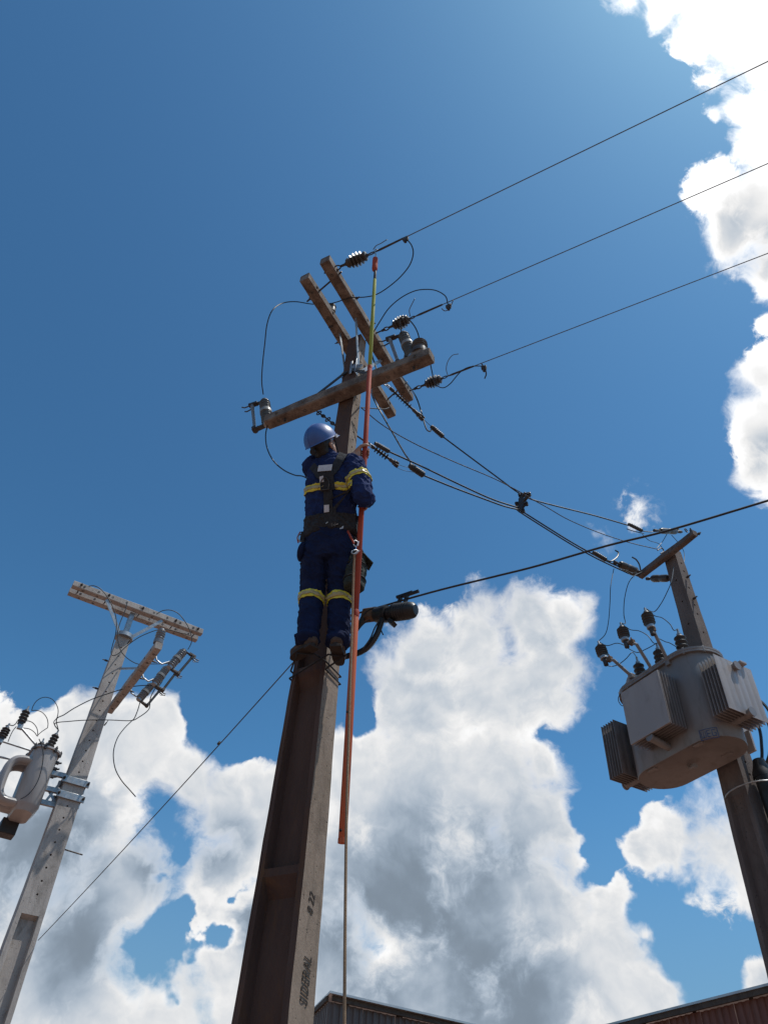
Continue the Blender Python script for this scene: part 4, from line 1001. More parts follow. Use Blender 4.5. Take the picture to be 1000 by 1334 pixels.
lprism([(-.05, 5.30), (-.012, 5.37), (0, 5.39), (0, 6.06)]).build('tank', M['tank_light'], lt, sharp=50)
lprism([(.0, 6.06), (.025, 6.062), (.025, 6.085), (-.01, 6.10), (-.06, 6.11)]).build('lid', M['tank_light'], lt, sharp=30)
for k, (l, n) in enumerate(lst(.022)):
    if k % 3 == 1: MB().box(LT(l, n, 6.07), LE1 * .016, LE2 * .016, UP * .03).bolt(LT(l, n, 6.09), UP, .03, .014).build('lid_clamp', M['bushing'], lt, bevel=.003)
loop = [(-.56, 5.90), (-.66, 5.90), (-.755, 5.86), (-.80, 5.75), (-.80, 5.55), (-.775, 5.44), (-.70, 5.385), (-.56, 5.38)]
for nn_ in (-.02, -.24):
    m = MB(); pr = None; pth = smooth_path([Vector((a_, b_, 0)) for a_, b_ in loop], 5)
    for i, p in enumerate(pth):
        d = (pth[min(i + 1, len(pth) - 1)] - pth[max(i - 1, 0)]).normalized(); u = Vector((-d.y, d.x, 0))
        rg = []
        for k in range(12):
            a_ = 2 * math.pi * k / 12; q = p + u * (math.cos(a_) * .05)
            rg.append(m.bm.verts.new(LT(q.x, nn_ + math.sin(a_) * .085, q.y)))
        if pr:
            for k in range(12): m.bm.faces.new((pr[k], pr[(k + 1) % 12], rg[(k + 1) % 12], rg[k]))
        pr = rg
    m.build('cooling_tube', M['tank_light'], lt)
MB().box(LT(-.50, -.46, 5.24), LE1 * .10, LE2 * .10, UP * .09).build('control_box', M['bushing'], lt, bevel=.01)
MB().bar(LT(-.50, -.42, 5.32), LT(-.50, -.30, 5.40), .12, .04, UP).build('box_bracket', M['tank'], lt)
for z in (5.85, 5.65, 5.48):
    MB().bar(LT(-.30, -.04, z), LT(-.09, -.02, z), .05, .06, UP).build('mounting_bracket', M['steel'], lt, bevel=.004)
MB().bar(LT(-.26, -.04, 5.45), LT(-.13, -.02, 5.83), .03, .01, LE2).bar(LT(-.27, -.05, 5.66), LT(-.12, -.03, 5.50), .03, .01, LE2).build('bracket_brace', M['steel'], lt)
for z in (5.77, 5.58):
    for n in (.105, -.105):
        MB().bar(LT(-.17, n, z), LT(.17, n, z), .02, .085, UP).build('pole_clamp', M['steel'], lt, bevel=.004)
    for l in (-.15, .15):
        MB().tube([LT(l, -.16, z), LT(l, .17, z)], .009, 8).bolt(LT(l, .115, z), LE2, .03, .018).build('clamp_bolt', M['dark_steel'], lt)
for z in (5.98, 5.90, 5.80):
    MB().box(LT(-.275, -.02, z), LE1 * .025, LE2 * .02, UP * .018).tube([LT(-.25, -.02, z), LT(-.22, -.01, z + .01)], .012, 8).build('terminal_lug', M['bushing'], lt, bevel=.004)
def lbush(l, n, z, h, r, nm='bushing', tilt=(0, 0)):
    m = frame(LT(l, n, z), UP + LE1 * tilt[0] + LE2 * tilt[1], LE1)
    b = MB().lathe([(r * .7, 0)] + sheds(4, .02, h - .03, r * .65, r, .1) + [(r * .4, h - .02)], m, 20).build(nm, M['bushing'], lt, sharp=60)
    MB().lathe([(r * .4, h - .04), (r * .45, h - .01), (r * .2, h), (r * .2, h + .04)], m, 10).build('terminal', M['steel'], b)
    return (m @ Vector((0, 0, h + .04)))
LB1 = lbush(-.43, -.0, 6.12, .22, .052, tilt=(.12, 0)); LB2 = lbush(-.50, -.30, 6.12, .2, .052); lbush(-.42, -.26, 6.12, .2, .05)
LA1 = lbush(-.86, .02, 6.30, .22, .055, 'surge_arrester', (.05, 0)); LA2 = lbush(-1.0, .0, 6.06, .18, .055, 'surge_arrester', (.1, 0)); LA3 = lbush(-1.02, -.1, 5.90, .18, .055, 'surge_arrester')
for a_, b_ in ((LT(-.57, .0, 6.10), LT(-.85, .02, 6.27)), (LT(-.62, .02, 6.02), LT(-1.0, .0, 6.04)), (LT(-.60, -.1, 5.92), LT(-1.02, -.1, 5.88))):
    MB().tube([a_, b_], .014, 8).box(b_, LE1 * .03, LE2 * .025, UP * .03).build('arrester_arm', M['steel'], lt)
E5 = lambda x, y: (x / 6.06, 890 + y / 6.06)
E6 = lambda x, y: (x / 12.5, 900 + y / 12.5)
lp = lambda L, n, f: [at_plane(*f(x, y), LT(0, n, 0), LE2) for x, y in L]
GL = 'thin leads round the left transformer'
wire('transformer_lead', lp([(520, 320), (545, 245), (600, 165), (680, 115), (760, 105), (850, 135), (915, 210), (950, 310), (935, 430), (880, 520)], .0, E6) + [LB1], .0052, 'tall black lead hoop over the left transformer bushing', group=GL)
wire('transformer_lead', lp([(520, 320), (600, 318), (690, 350), (760, 430), (785, 520), (780, 600)], .0, E6), .0052, 'lower black lead arc from the arrester to the left transformer bushing', group=GL)
wire('transformer_lead', lp([(400, 500), (460, 490), (530, 515), (590, 580), (615, 650), (620, 740)], .0, E6), .0052, 'small black lead arc beside the stay arm of the left transformer', group=GL)
wire('transformer_lead', lp([(290, 600), (380, 605), (480, 620), (560, 670), (610, 740)], .0, E6), .0052, 'flat black lead along the stay arm of the left transformer', group=GL)
wire('transformer_lead', lp([(620, 720), (690, 660), (780, 600)], .0, E6), .0052, 'short black lead between the two bushings of the left transformer', group=GL)
wire('transformer_lead', lp([(95, 570), (150, 555), (215, 565), (265, 530), (285, 490)], .0, E6), .006, 'short black lead linking the two left arresters', group=GL)
wire('transformer_lead', lp([(135, 830), (170, 740), (215, 650), (270, 580)], .0, E6), .005, 'short black lead hanging from the arrester to the lower stay arm', group=GL)
wire('earth_lead', lp([(310, 440), (330, 490), (343, 560), (335, 650), (305, 760), (260, 840), (210, 890), (165, 915)], .17, E5), .006, 'black earth lead hanging down the face of the left transformer tank')
# cutouts on the slanting arm
E8 = lambda x, y: (80 + x / 5, 750 + y / 5)
G4 = 'grey fuse cutouts along the slanting arm of the left pole'
CT = []
for (tx, ty), (bx, by), n, lab in (((800, 490), (705, 598), 1.22, 'grey fuse cutout nearest the outer end of the slanting arm, topmost of three'), ((690, 600), (605, 708), .72, 'grey fuse cutout in the middle of the slanting arm'), ((588, 712), (505, 808), .25, 'grey fuse cutout nearest the pole on the slanting arm, lowest of three')):
    p = at_plane(*E8(bx, by), LT(0, n, 0), LE2); q = at_plane(*E8(tx, ty), LT(0, n, 0), LE2)
    L = (q - p).length
    cutout(frame(p, q - p, LE1), L, lab, G4, 'bushing', 'porcelain_grey', True)
    mid = p.lerp(q, .5); al = (mid - LX).dot(LE1)
    arm = LT(.25, n, 7.08)
    MB().tube([arm + UP * .06 - LE1 * .04, arm + UP * .07, arm - UP * .02 + LE1 * .04, arm - UP * .05 + LE1 * .12, mid], .011, 8).build('cutout_bracket', M['steel'], lpole)
    CT.append((p, q, n))
pin_insulator(LT(.205, 1.42, 7.14), UP, 1, 'pale ribbed insulator on the outer end of the slanting arm, left pole', 4, .062, .25, 'porcelain_grey')
GW = 'jumper wires round the head of the left pole'
wire('jumper_wire', lp([(180, 68), (215, 66), (255, 85), (295, 130), (330, 190), (352, 250), (360, 320), (352, 390), (335, 450), (325, 500), (340, 520), (375, 505), (430, 455), (500, 405), (570, 372), (640, 350), (700, 352), (770, 370), (840, 388)], .22, E8), .0065, 'black jumper dropping from the left arm end and looping along under the arms', group=GW)
wire('jumper_wire', lp([(430, 170), (420, 215), (400, 265), (380, 315), (368, 370), (372, 440), (395, 500), (440, 545), (500, 575), (570, 575), (640, 574), (692, 572)], .3, E8), .0065, 'black jumper dropping beside the pole top then running level to a cutout', group=GW)
wire('jumper_wire', lp([(620, 250), (660, 228), (710, 224), (760, 245), (800, 290), (832, 345), (848, 400), (846, 440), (825, 480)], .25, E8), .0065, 'black jumper hooped over the right arm end down to the top cutout', group=GW)
wire('jumper_wire', [LB1] + lp([(-30, 935), (20, 905), (90, 860), (200, 805), (330, 760), (450, 725), (550, 714), (640, 716)], .3, E8)[0:] , .0065, 'black jumper rising from the left transformer to the middle cutout', group=GW)
wire('jumper_wire', [LB1] + lp([(-40, 962), (60, 948), (180, 940), (320, 940), (450, 944), (500, 925), (570, 870), (580, 800), (610, 735)], .3, E8), .0065, 'black jumper running level from the left transformer to the lowest cutout', group=GW)
wire('jumper_wire', lp([(515, 815), (500, 870), (478, 925), (460, 945)], .3, E8), .0065, 'short black jumper dropping from the foot of the lowest cutout', group=GW)
wire('jumper_wire', lp([(610, 735), (650, 700), (675, 640), (690, 612)], .6, E8), .0065, 'short black jumper rising beside the middle cutout', group=GW)
wire('dangling_wire', [at_plane(x, y, LT(0, .3, 0), LE2) for x, y in ((172, 939), (162, 949), (153, 962), (148, 980), (150, 1000), (158, 1016), (170, 1030), (177, 1038))], .0065, 'loose black wire dangling free to the right of the left pole')

# ---------------------------------------------------------------- hot stick
SB = at_y(446, 1097, 4.12); ST = at_z(489.5, 338, 8.30)
SD = (ST - SB).normalized(); SLEN = (ST - SB).length
def on_stick_px(y):
    """point of the rod seen at image height y"""
    lo, hi = 0.0, 1.0
    for _ in range(40):
        m_ = (lo + hi) / 2
        if proj(SB.lerp(ST, m_))[1] > y: lo = m_
        else: hi = m_
    return SB.lerp(ST, lo)
hs_ = thing('hot_stick', 'long red and lime insulated rod the worker holds, hooked on the topmost line', 'hot stick', SB)
j1 = on_stick_px(800); j2 = on_stick_px(479); j3 = on_stick_px(364); j4 = on_stick_px(353)
def rod(a, b, r0, r1, mat, nm='rod_section'):
    d = (b - a); L = d.length
    return MB().lathe([(r0 * .9, 0), (r0, .003), (r0 * .98 + r1 * .02, L * .5), (r1, L - .003), (r1 * .9, L)], frame(a, d), 18).build(nm, M[mat], hs_)
rod(SB, j1 + SD * .02, .0235, .0215, 'orange_rod'); rod(j1, j2 + SD * .02, .0195, .0185, 'red_rod'); rod(j2, j3, .0165, .015, 'lime_rod')
MB().lathe([(.025, -.006), (.025, .018), (.02, .02)], frame(SB, SD), 18).build('foot_cap', M['orange_rod'], hs_)
MB().lathe([(.023, -.02), (.0235, -.015), (.0235, .02), (.02, .028)], frame(j1, SD), 18).build('joint_collar', M['red_rod'], hs_)
MB().lathe([(.019, -.018), (.0195, -.012), (.0195, .015), (.017, .022)], frame(j2, SD), 18).build('joint_collar', M['red_rod'], hs_)
for q in (SB + SD * .05, on_stick_px(835), on_stick_px(930)):
    MB().bolt(q - Vector((.012, .018, 0)), Vector((-.5, -.8, 0)), .012, .008).build('lock_button', M['dark_steel'], hs_)
MB().lathe([(.012, 0), (.014, .01), (.012, (j4 - j3).length)], frame(j3, SD), 12).build('head_neck', M['dark_steel'], hs_)
tp = ST + SD * .02
MB().lathe([(.014, 0), (.024, .015), (.026, .03), (.026, .085), (.023, .10), (.026, .11), (.025, (tp - j4).length - .01), (.014, (tp - j4).length)], frame(j4 - Vector((.006, 0, 0)), tp - j4), 18).build('tool_head', M['red_rod'], hs_)
hk = LINE_END[0]; hkp = [tp - SD * .005, tp + (hk - tp) * .6, hk + UP * .03 - azv(120) * .012, hk + UP * .04 + azv(120) * .01, hk + azv(120) * .02 + UP * .01]
MB().tube(smooth_path(hkp, 5), .0055, 8).build('hook', M['steel'], hs_)

# ---------------------------------------------------------------- the worker
def Pm(x, y, Y): return at_y(x, y, Y)
person = thing('person', 'worker in navy workwear, yellow bands, harness and blue helmet, standing high on the pole', 'person', Vector((-.34, 4.08, 4.40)))
def blob(m, c, ax, ay, az, n=14):
    """ellipsoid from centre and three half-axis vectors"""
    mt = Matrix((ax, ay, az)).transposed().to_4x4(); mt.translation = c
    m.lathe([(math.sin(math.pi * k / n), -math.cos(math.pi * k / n)) for k in range(n + 1)], mt, 18)
def limb(m, pts, rad, n=16):
    m.tube(smooth_path(pts, 4), _interp(rad, 4), n)
    for p, r in ((pts[0], rad[0]), (pts[-1], rad[-1])):
        blob(m, Vector(p), Vector((r, 0, 0)), Vector((0, r, 0)), Vector((0, 0, r)), 10)
def _interp(rad, n):
    if len(rad) == 2: return list(rad)
    o = []
    for a, b in zip(rad, rad[1:]): o += [a + (b - a) * k / n for k in range(n)]
    return o + [rad[-1]]
def loft(m, rings, n=24):
    """rings: (centre, across half-vector, depth half-vector)"""
    R_ = []
    for c, a, d in rings:
        R_.append([m.bm.verts.new(Vector(c) + Vector(a) * math.cos(t) + Vector(d) * math.sin(t)) for t in (2 * math.pi * k / n for k in range(n))])
    for A, B in zip(R_, R_[1:]):
        for k in range(n): m.bm.faces.new((A[k], A[(k + 1) % n], B[(k + 1) % n], B[k]))
    m.bm.faces.new(R_[0][::-1]); m.bm.faces.new(R_[-1])
PLAIN = [[], []]
def fuse(m, voxel, smooth_it, folds=0.0, fs=14.0):
    """one continuous skin over overlapping shapes, then cloth folds"""
    bmesh.ops.recalc_face_normals(m.bm, faces=m.bm.faces)
    me = bpy.data.meshes.new('tmp'); m.bm.to_mesh(me); m.bm.free()
    o = bpy.data.objects.new('tmp', me); COL.objects.link(o)
    r = o.modifiers.new('r', 'REMESH'); r.mode = 'VOXEL'; r.voxel_size = voxel
    if smooth_it:
        s = o.modifiers.new('s', 'SMOOTH'); s.iterations = smooth_it; s.factor = .5
    bpy.context.view_layer.update()
    out_ = bpy.data.meshes.new_from_object(o.evaluated_get(bpy.context.evaluated_depsgraph_get()))
    bpy.data.objects.remove(o); bpy.data.meshes.remove(me)
    PLAIN[:] = [[v.co.copy() for v in out_.vertices], [tuple(p.vertices) for p in out_.polygons]]
    if folds:
        nr = [v.normal.copy() for v in out_.vertices]
        for v, n_ in zip(out_.vertices, nr):
            p = v.co * fs; p = Vector((p.x, p.y, p.z * 1.5 + p.x * .8))
            q = noise.noise_vector(v.co * 5) * 1.2
            k = 1 - abs(noise.noise(p + q)) * 2.4; k2 = 1 - abs(noise.noise(p * 2.1 - q)) * 2.4
            v.co += n_ * folds * (k * abs(k) + .45 * k2 - .4)
    return out_
RV = Vector((math.cos(R(24)), -math.sin(R(24)), 0)); FV = Vector((math.sin(R(24)), math.cos(R(24)), 0))   # chest: right, front
# joints
shL, shR = Pm(409, 609, 3.80), Pm(459, 607, 3.68)
hR = on_stick_px(657); hL = on_stick_px(590)
wrR = hR + Vector((.045, -.055, -.02)); elR = Pm(473, 646, 3.66)
wrL = hL + Vector((-.085, .010, -.035)); elL = Vector((-.37, 4.02, shL.z + .02))
hipL, hipR = Pm(412, 722, 4.0), Pm(442, 722, 3.98)
knL, knR = Pm(407, 768, 4.09), Pm(443, 770, 4.07)
anL, anR = Pm(401, 829, 4.10), Pm(441, 831, 4.10)
# head
u = (XC * -.40 + YC * .84 + ZC * .10).normalized()
f = Vector((math.sin(R(42)), math.cos(R(42)), 0)); f = (f - u * f.dot(u)).normalized(); rt = f.cross(u)
hc = Pm(418, 575, 3.63)                           # helmet centre, at its rim
head = hc - u * .025
neck0 = Pm(429, 600, 3.72)
m = MB()
blob(m, head + u * .02, f * .095, rt * .074, u * .10); blob(m, head - u * .055 + f * .025, f * .07, rt * .060, u * .075)
blob(m, head - u * .115 + f * .055, f * .03, rt * .032, u * .025, 10)                        # chin
blob(m, head - u * .035 + f * .105, f * .020, rt * .014, u * .024, 10)                       # nose
blob(m, head - u * .01 + f * .092, f * .012, rt * .05, u * .010, 10)                         # brow
blob(m, head - u * .078 + f * .088, f * .010, rt * .024, u * .006, 8); blob(m, head - u * .090 + f * .087, f * .010, rt * .021, u * .006, 8)
for s in (1, -1):
    blob(m, head - u * .035 + rt * s * .078 - f * .008, f * .019, rt * s * .009, u * .031, 10)   # ears
limb(m, [neck0, head - u * .06 - f * .02], [.062, .058])
loft(m, [(Pm(430, 700, 3.97), RV * .15, FV * .10), (Pm(430, 665, 3.87), RV * .145, FV * .095), (Pm(432, 630, 3.77), RV * .165, FV * .10), (Pm(431, 608, 3.735), RV * .14, FV * .075), (neck0, RV * .06, FV * .06)])
limb(m, [shR, elR, wrR], [.052, .046, .030]); limb(m, [shL, elL, wrL], [.052, .046, .031])
for h_, k_, a_ in ((hipL, knL, anL), (hipR, knR, anR)): limb(m, [h_, k_, a_], [.085, .06, .045])
def grip(m, C, wrist, palm, wrap, thumb_up):
    """palm at `palm` side of the rod; four fingers close round it in sense `wrap`, thumb the other way"""
    a = SD * thumb_up; p = (palm - SD * palm.dot(SD)).normalized(); q = SD.cross(p) * wrap
    def circ(t, r): return p * math.cos(R(t)) * r + q * math.sin(R(t)) * r
    for i, (ln, rd) in enumerate(((1.0, .0098), (1.08, .0100), (1.0, .0095), (.82, .0085))):
        c = C + a * (.034 - .0225 * i); rr = .0185 + rd
        pts = [c + circ(-12, rr + .016), c + circ(30, rr + .008), c + circ(62 * ln, rr + .004), c + circ(105 * ln, rr + .001), c + circ(150 * ln, rr), c + circ(190 * ln, rr)]
        limb(m, pts, [rd * 1.12, rd * 1.12, rd * 1.02, rd, rd * .93, rd * .8], 10)
    for i in range(4):
        c = C + a * (.034 - .0225 * i)
        limb(m, [c + circ(-12, .040), c.lerp(wrist, .45) + circ(-30, .012), wrist], [.0125, .0155, .020], 10)
    b = C + a * .047
    limb(m, [wrist + a * .012, C + a * .036 + circ(-35, .042), b + circ(-75, .034), b + a * .008 + circ(-120, .031), b + a * .012 + circ(-150, .030)], [.018, .0155, .0125, .0115, .0095], 10)
grip(m, hL, wrL, Vector((-1, .15, 0)), -1, 1); grip(m, hR, wrR, Vector((.75, -.65, 0)), 1, 1)
body = fuse(m, .0052, 2)
body = link('body', body, M['skin'], person, True, sharp=180)
# eyes
for s in (1, -1):
    e_ = MB(); blob(e_, head - u * .028 + f * .086 + rt * s * .031, f * .011, rt * .013, u * .011, 10); e_.build('eye', M['label'], person)
# hair at the nape and sides, under the helmet
m = MB(); blob(m, head + u * .015 - f * .018, f * .088, rt * .079, u * .10); blob(m, head - u * .055 - f * .045, f * .05, rt * .066, u * .05)
link('hair', fuse(m, .007, 3, .003, 90), M['hair'], person, True, sharp=180)
# jacket
m = MB()
loft(m, [(Pm(431, 706, 3.985), RV * .205, FV * .145), (Pm(431, 690, 3.945), RV * .20, FV * .14), (Pm(431, 664, 3.865), RV * .19, FV * .13), (Pm(432, 636, 3.785), RV * .198, FV * .132), (Pm(432, 618, 3.75), RV * .195, FV * .12), (Pm(431, 604, 3.73), RV * .155, FV * .09), (neck0 + UP * .01, RV * .085, FV * .078), (neck0.lerp(head, .55) - u * .012, RV * .074, FV * .070)], 28)
limb(m, [shR, shR.lerp(elR, .5) + RV * .012, elR, elR.lerp(wrR, .55), wrR.lerp(elR, .12)], [.088, .078, .070, .062, .050])
limb(m, [shL, shL.lerp(elL, .5), elL, elL.lerp(wrL, .55)], [.088, .076, .068, .056])
jk = fuse(m, .0075, 4, .0095, 12)
JP = [list(PLAIN[0]), list(PLAIN[1])]
jk_o = link('jacket', jk, M['navy'], person, True, sharp=180)
# trousers
m = MB()
loft(m, [(Pm(430, 684, 3.93), RV * .165, FV * .12), (Pm(429, 705, 3.975), RV * .19, FV * .14), (Pm(428, 724, 4.0), RV * .185, FV * .14), (Pm(428, 736, 4.01), RV * .15, FV * .12)], 24)
for h_, k_, a_, o_ in ((hipL, knL, anL, -1), (hipR, knR, anR, 1)):
    limb(m, [h_, h_.lerp(k_, .55) + RV * .004 * o_, k_, k_.lerp(a_, .5), a_ + UP * .02], [.103, .090, .083, .076, .072])
    blob(m, a_ - UP * .035 + Vector((0, -.01, 0)), Vector((.085, 0, 0)), Vector((0, .095, 0)), Vector((0, 0, .05)), 10)
tr_me = fuse(m, .0075, 4, .0095, 12)
tr_o = link('trousers', tr_me, M['navy_dark'], person, True, sharp=180)
def inv_person(): return ROOT[person.name].inverted()
def slice_band(src, p0, n0, p1, n1, keep, off, name, mat, parent=person):
    """strip of src between two planes, lifted off it: a sewn band"""
    bm = bmesh.new(); bm.from_mesh(src.data); bm.transform(ROOT[person.name])
    for P_, n_ in ((p0, -n0), (p1, n1)):
        g_ = bm.verts[:] + bm.edges[:] + bm.faces[:]
        bmesh.ops.bisect_plane(bm, geom=g_, plane_co=P_, plane_no=n_, clear_outer=True)
    if keep:
        kill = [f_ for f_ in bm.faces if not keep(f_.calc_center_median())]
        bmesh.ops.delete(bm, geom=kill, context='FACES')
    bm.normal_update()
    for v, n_ in [(v, v.normal.copy()) for v in bm.verts]: v.co += n_ * off
    me = bpy.data.meshes.new(name); bm.to_mesh(me); bm.free()
    o = link(name, me, M[mat], parent, True, sharp=180)
    s_ = o.modifiers.new('solid', 'SOLIDIFY'); s_.thickness = .003; s_.offset = 1
    return o
def hi_band(src, c, axis, w, keep, nm='reflective_band'):
    a = axis.normalized()
    b = slice_band(src, c - a * w / 2, a, c + a * w / 2, a, keep, .004, nm, 'hivis')
    slice_band(src, c - a * w * .22, a, c + a * w * .22, a, keep, .0078, 'silver_stripe', 'silver', b)
tax = (Pm(432, 618, 3.75) - Pm(431, 664, 3.865)).normalized()
cb_ = Pm(432, 640, 3.79)
arm_r = shR.lerp(elR, .45); 
def not_arms(p):
    q = p - cb_; return abs(q.dot(RV)) < .21 and q.dot(FV) < .19 and (p - elR).length > .085
hi_band(jk_o, cb_, (tax + RV * .06).normalized(), .052, not_arms)
ac = shR.lerp(elR, .50); hi_band(jk_o, ac, (shR - elR), .058, lambda p: (p - ac).length < .105 and (p - ac).dot(RV) > -.075)
hi_band(tr_o, Pm(405, 781, 4.09), Vector((.0, -.02, 1)) + Vector((.03, 0, 0)), .058, lambda p: p.x < -.335)
hi_band(tr_o, Pm(442.5, 784, 4.08), Vector((.02, -.02, 1)), .058, lambda p: p.x > -.335)
# wide black belt with back pad
bc = Pm(431, 684, 3.93)
belt = slice_band(jk_o, bc - UP * .125, UP, bc + tax * .042, tax, not_arms, .009, 'harness_belt', 'webbing')
# webbing that follows the cloth
def tree_of(o, keep=None):
    bm = bmesh.new(); bm.from_mesh(o.data); bm.transform(ROOT[person.name])
    if keep: bmesh.ops.delete(bm, geom=[f_ for f_ in bm.faces if not keep(f_.calc_center_median())], context='FACES')
    t = BVHTree.FromBMesh(bm); bm.free(); return t
BV = BVHTree.FromPolygons(JP[0], [q for q in JP[1] if (lambda c: not_arms(c) or abs((c - cb_).dot(RV)) < .12)(JP[0][q[0]])]); BVT = tree_of(tr_o)
def strap(pts, w, nm, mat='webbing', off=.010, bv=BV, th=.006, n=6):
    P = smooth_path(pts, n); mm = MB(); pr = None
    for i, p in enumerate(P):
        loc, nr, _, _ = bv.find_nearest(p)
        d = (P[min(i + 1, len(P) - 1)] - P[max(i - 1, 0)]).normalized(); s_ = nr.cross(d).normalized()
        c = loc + nr * (off + .004)
        rg = [mm.bm.verts.new(c + s_ * w / 2), mm.bm.verts.new(c - s_ * w / 2), mm.bm.verts.new(c - s_ * w / 2 - nr * th), mm.bm.verts.new(c + s_ * w / 2 - nr * th)]
        if pr:
            for k in range(4): mm.bm.faces.new((pr[k], pr[(k + 1) % 4], rg[(k + 1) % 4], rg[k]))
        pr = rg
    return mm.build(nm, M[mat], person, True)
bk = lambda x, y, Y=3.55: Pm(x, y, Y)
strap([bk(447, 592, 3.62), bk(438, 598), bk(427, 608), bk(417, 624)], .06, 'shoulder_strap', off=.014)
strap([bk(401, 603, 3.66), bk(406, 610), bk(411, 618), bk(415, 626)], .055, 'shoulder_strap', off=.014)
strap([bk(419, 599), bk(418, 606), bk(416, 618), bk(415, 630)], .105, 'back_yoke', off=.012)
strap([bk(415, 622), bk(414, 634), bk(413, 646), bk(412, 660), bk(413, 672)], .062, 'back_strap', off=.013)
strap([bk(420, 628), bk(423, 642), bk(424, 656), bk(425, 668)], .04, 'back_strap', off=.012)
strap([bk(418.5, 597.5), bk(416, 604)], .105, 'back_label', 'label', .021, th=.004)
strap([bk(406.5, 613), bk(405, 620)], .030, 'strap_adjuster', 'label', .020, th=.004)
strap([bk(408.8, 646), bk(407, 654)], .036, 'strap_tag', 'label', .020, th=.004)
strap([bk(403, 662), bk(410, 661.5)], .008, 'strap_buckle', 'steel', .020)
dl, dn, _, _ = BV.find_nearest(bk(413, 622))
dd_ = tax
side_ = dn.cross(dd_).normalized()
MB().tube(smooth_path([dl + dn * .028 + side_ * .028 - dd_ * .045, dl + dn * .03 + side_ * .030 + dd_ * .01, dl + dn * .032 + dd_ * .045, dl + dn * .03 - side_ * .030 + dd_ * .01, dl + dn * .028 - side_ * .028 - dd_ * .045], 6), .0036, 8).tube([dl + dn * .022 + side_ * .032 - dd_ * .045, dl + dn * .022 - side_ * .032 - dd_ * .045], .0048, 8).build('dorsal_ring', M['dark_steel'], person)
for x, y in ((421, 666), (431, 664)):
    l_, n_, _, _ = BV.find_nearest(bk(x, y)); MB().box(l_ + n_ * .018, RV * .006, tax * .014, n_ * .004).build('buckle', M['dark_steel'], person)
l_, n_, _, _ = BV.find_nearest(bk(426, 667)); MB().bar(l_ + n_ * .016 - RV * .035, l_ + n_ * .016 + RV * .03, .004, .006, n_).build('buckle', M['steel'], person)
l_, n_, _, _ = BV.find_nearest(Pm(441, 702, 3.7)); MB().box(l_ + n_ * .014, RV * .024, UP * .011, n_ * .002).build('belt_label', M['label'], person)
# hip and thigh straps
0 and strap([Pm(396, 716, 3.75), Pm(408, 730, 3.8), Pm(422, 735, 3.85)], .045, 'thigh_strap', off=.010, bv=BVT)
0 and strap([Pm(460, 716, 3.8), Pm(448, 730, 3.8), Pm(433, 735, 3.85)], .045, 'thigh_strap', off=.010, bv=BVT)
# rolled jacket tail at the left hip, hip rings
blobm = MB(); blob(blobm, Pm(393, 719, 3.98), Vector((.030, 0, 0)), Vector((0, .07, 0)), Vector((.008, 0, .07)), 10); blobm.build('hip_pad', M['navy_dark'], person)
MB().ring(Pm(391.5, 701, 3.95), Vector((.5, -.8, 0)), .020, .005, 16, UP, 1.6).build('hip_ring', M['steel'], person)
MB().tube(smooth_path([Pm(391, 693, 3.95), Pm(387.5, 700, 3.95), Pm(388.5, 707, 3.95)], 5), .005, 8).build('hip_loop', M['red_rod'], person)
MB().bar(Pm(395, 693, 3.94), Pm(393, 706, 3.96), .03, .012, Vector((0, -1, 0))).build('hip_tab', M['webbing'], person)
# helmet
hm = MB(); rows = []
for k in range(0, 10):
    t = math.pi / 2 * k / 9.5; rows.append((math.cos(t), math.sin(t)))
rows = [(1.045, -.07), (1.06, -.06), (1.03, -.01)] + rows + [(.02, 1.0)]
mt = Matrix((f * .138, rt * .112, u * .135)).transposed().to_4x4(); mt.translation = hc
hm.lathe(rows, mt, 36)
hl = hm.build('helmet', M['helmet'], person, sharp=50)
bm_ = MB()                                          # peak over the eyes
prv = None
for k in range(13):
    a_ = R(-52 + 104 * k / 12); w_ = .052 * math.cos(a_ * 1.55)
    e0 = hc + f * math.cos(a_) * .140 + rt * math.sin(a_) * .114 - u * .004; e1 = hc + f * (math.cos(a_) * .140 + max(w_, .002)) + rt * math.sin(a_) * .118 - u * .016
    rg = [bm_.bm.verts.new(e0), bm_.bm.verts.new(e1), bm_.bm.verts.new(e1 - u * .004), bm_.bm.verts.new(e0 - u * .005)]
    if prv:
        for q in range(4): bm_.bm.faces.new((prv[q], prv[(q + 1) % 4], rg[(q + 1) % 4], rg[q]))
    prv = rg
bm_.build('peak', M['helmet'], hl)
rg_ = MB(); pr_ = []
for k in range(26):
    a_ = math.pi * k / 25 - math.pi / 2
    pr_.append(hc + u * math.cos(a_) * .1345 + f * math.sin(a_) * .1375 - u * .001)
rg_.tube(pr_, .0045, 8).build('crown_ridge', M['helmet'], hl)
cs = [hc + rt * .106 + f * .03 - u * .01, head + rt * .078 - u * .06 + f * .035, head + rt * .05 - u * .115 + f * .05, head - u * .135 + f * .062, head - rt * .05 - u * .115 + f * .05, head - rt * .078 - u * .06 + f * .035, hc - rt * .106 + f * .03 - u * .01]
MB().tube(smooth_path(cs, 5), .006, 6).build('chin_strap', M['webbing'], hl)
MB().box(hc + rt * .110 + f * .05 - u * .012, f * .012, rt * .007, u * .012).build('strap_clip', M['label'], hl)
MB().lathe([(.02, 0), (.024, .004), (.024, .016), (.02, .02)], frame(hc - f * .125 - u * .045, -f, rt), 14).build('adjuster_knob', M['webbing'], hl)
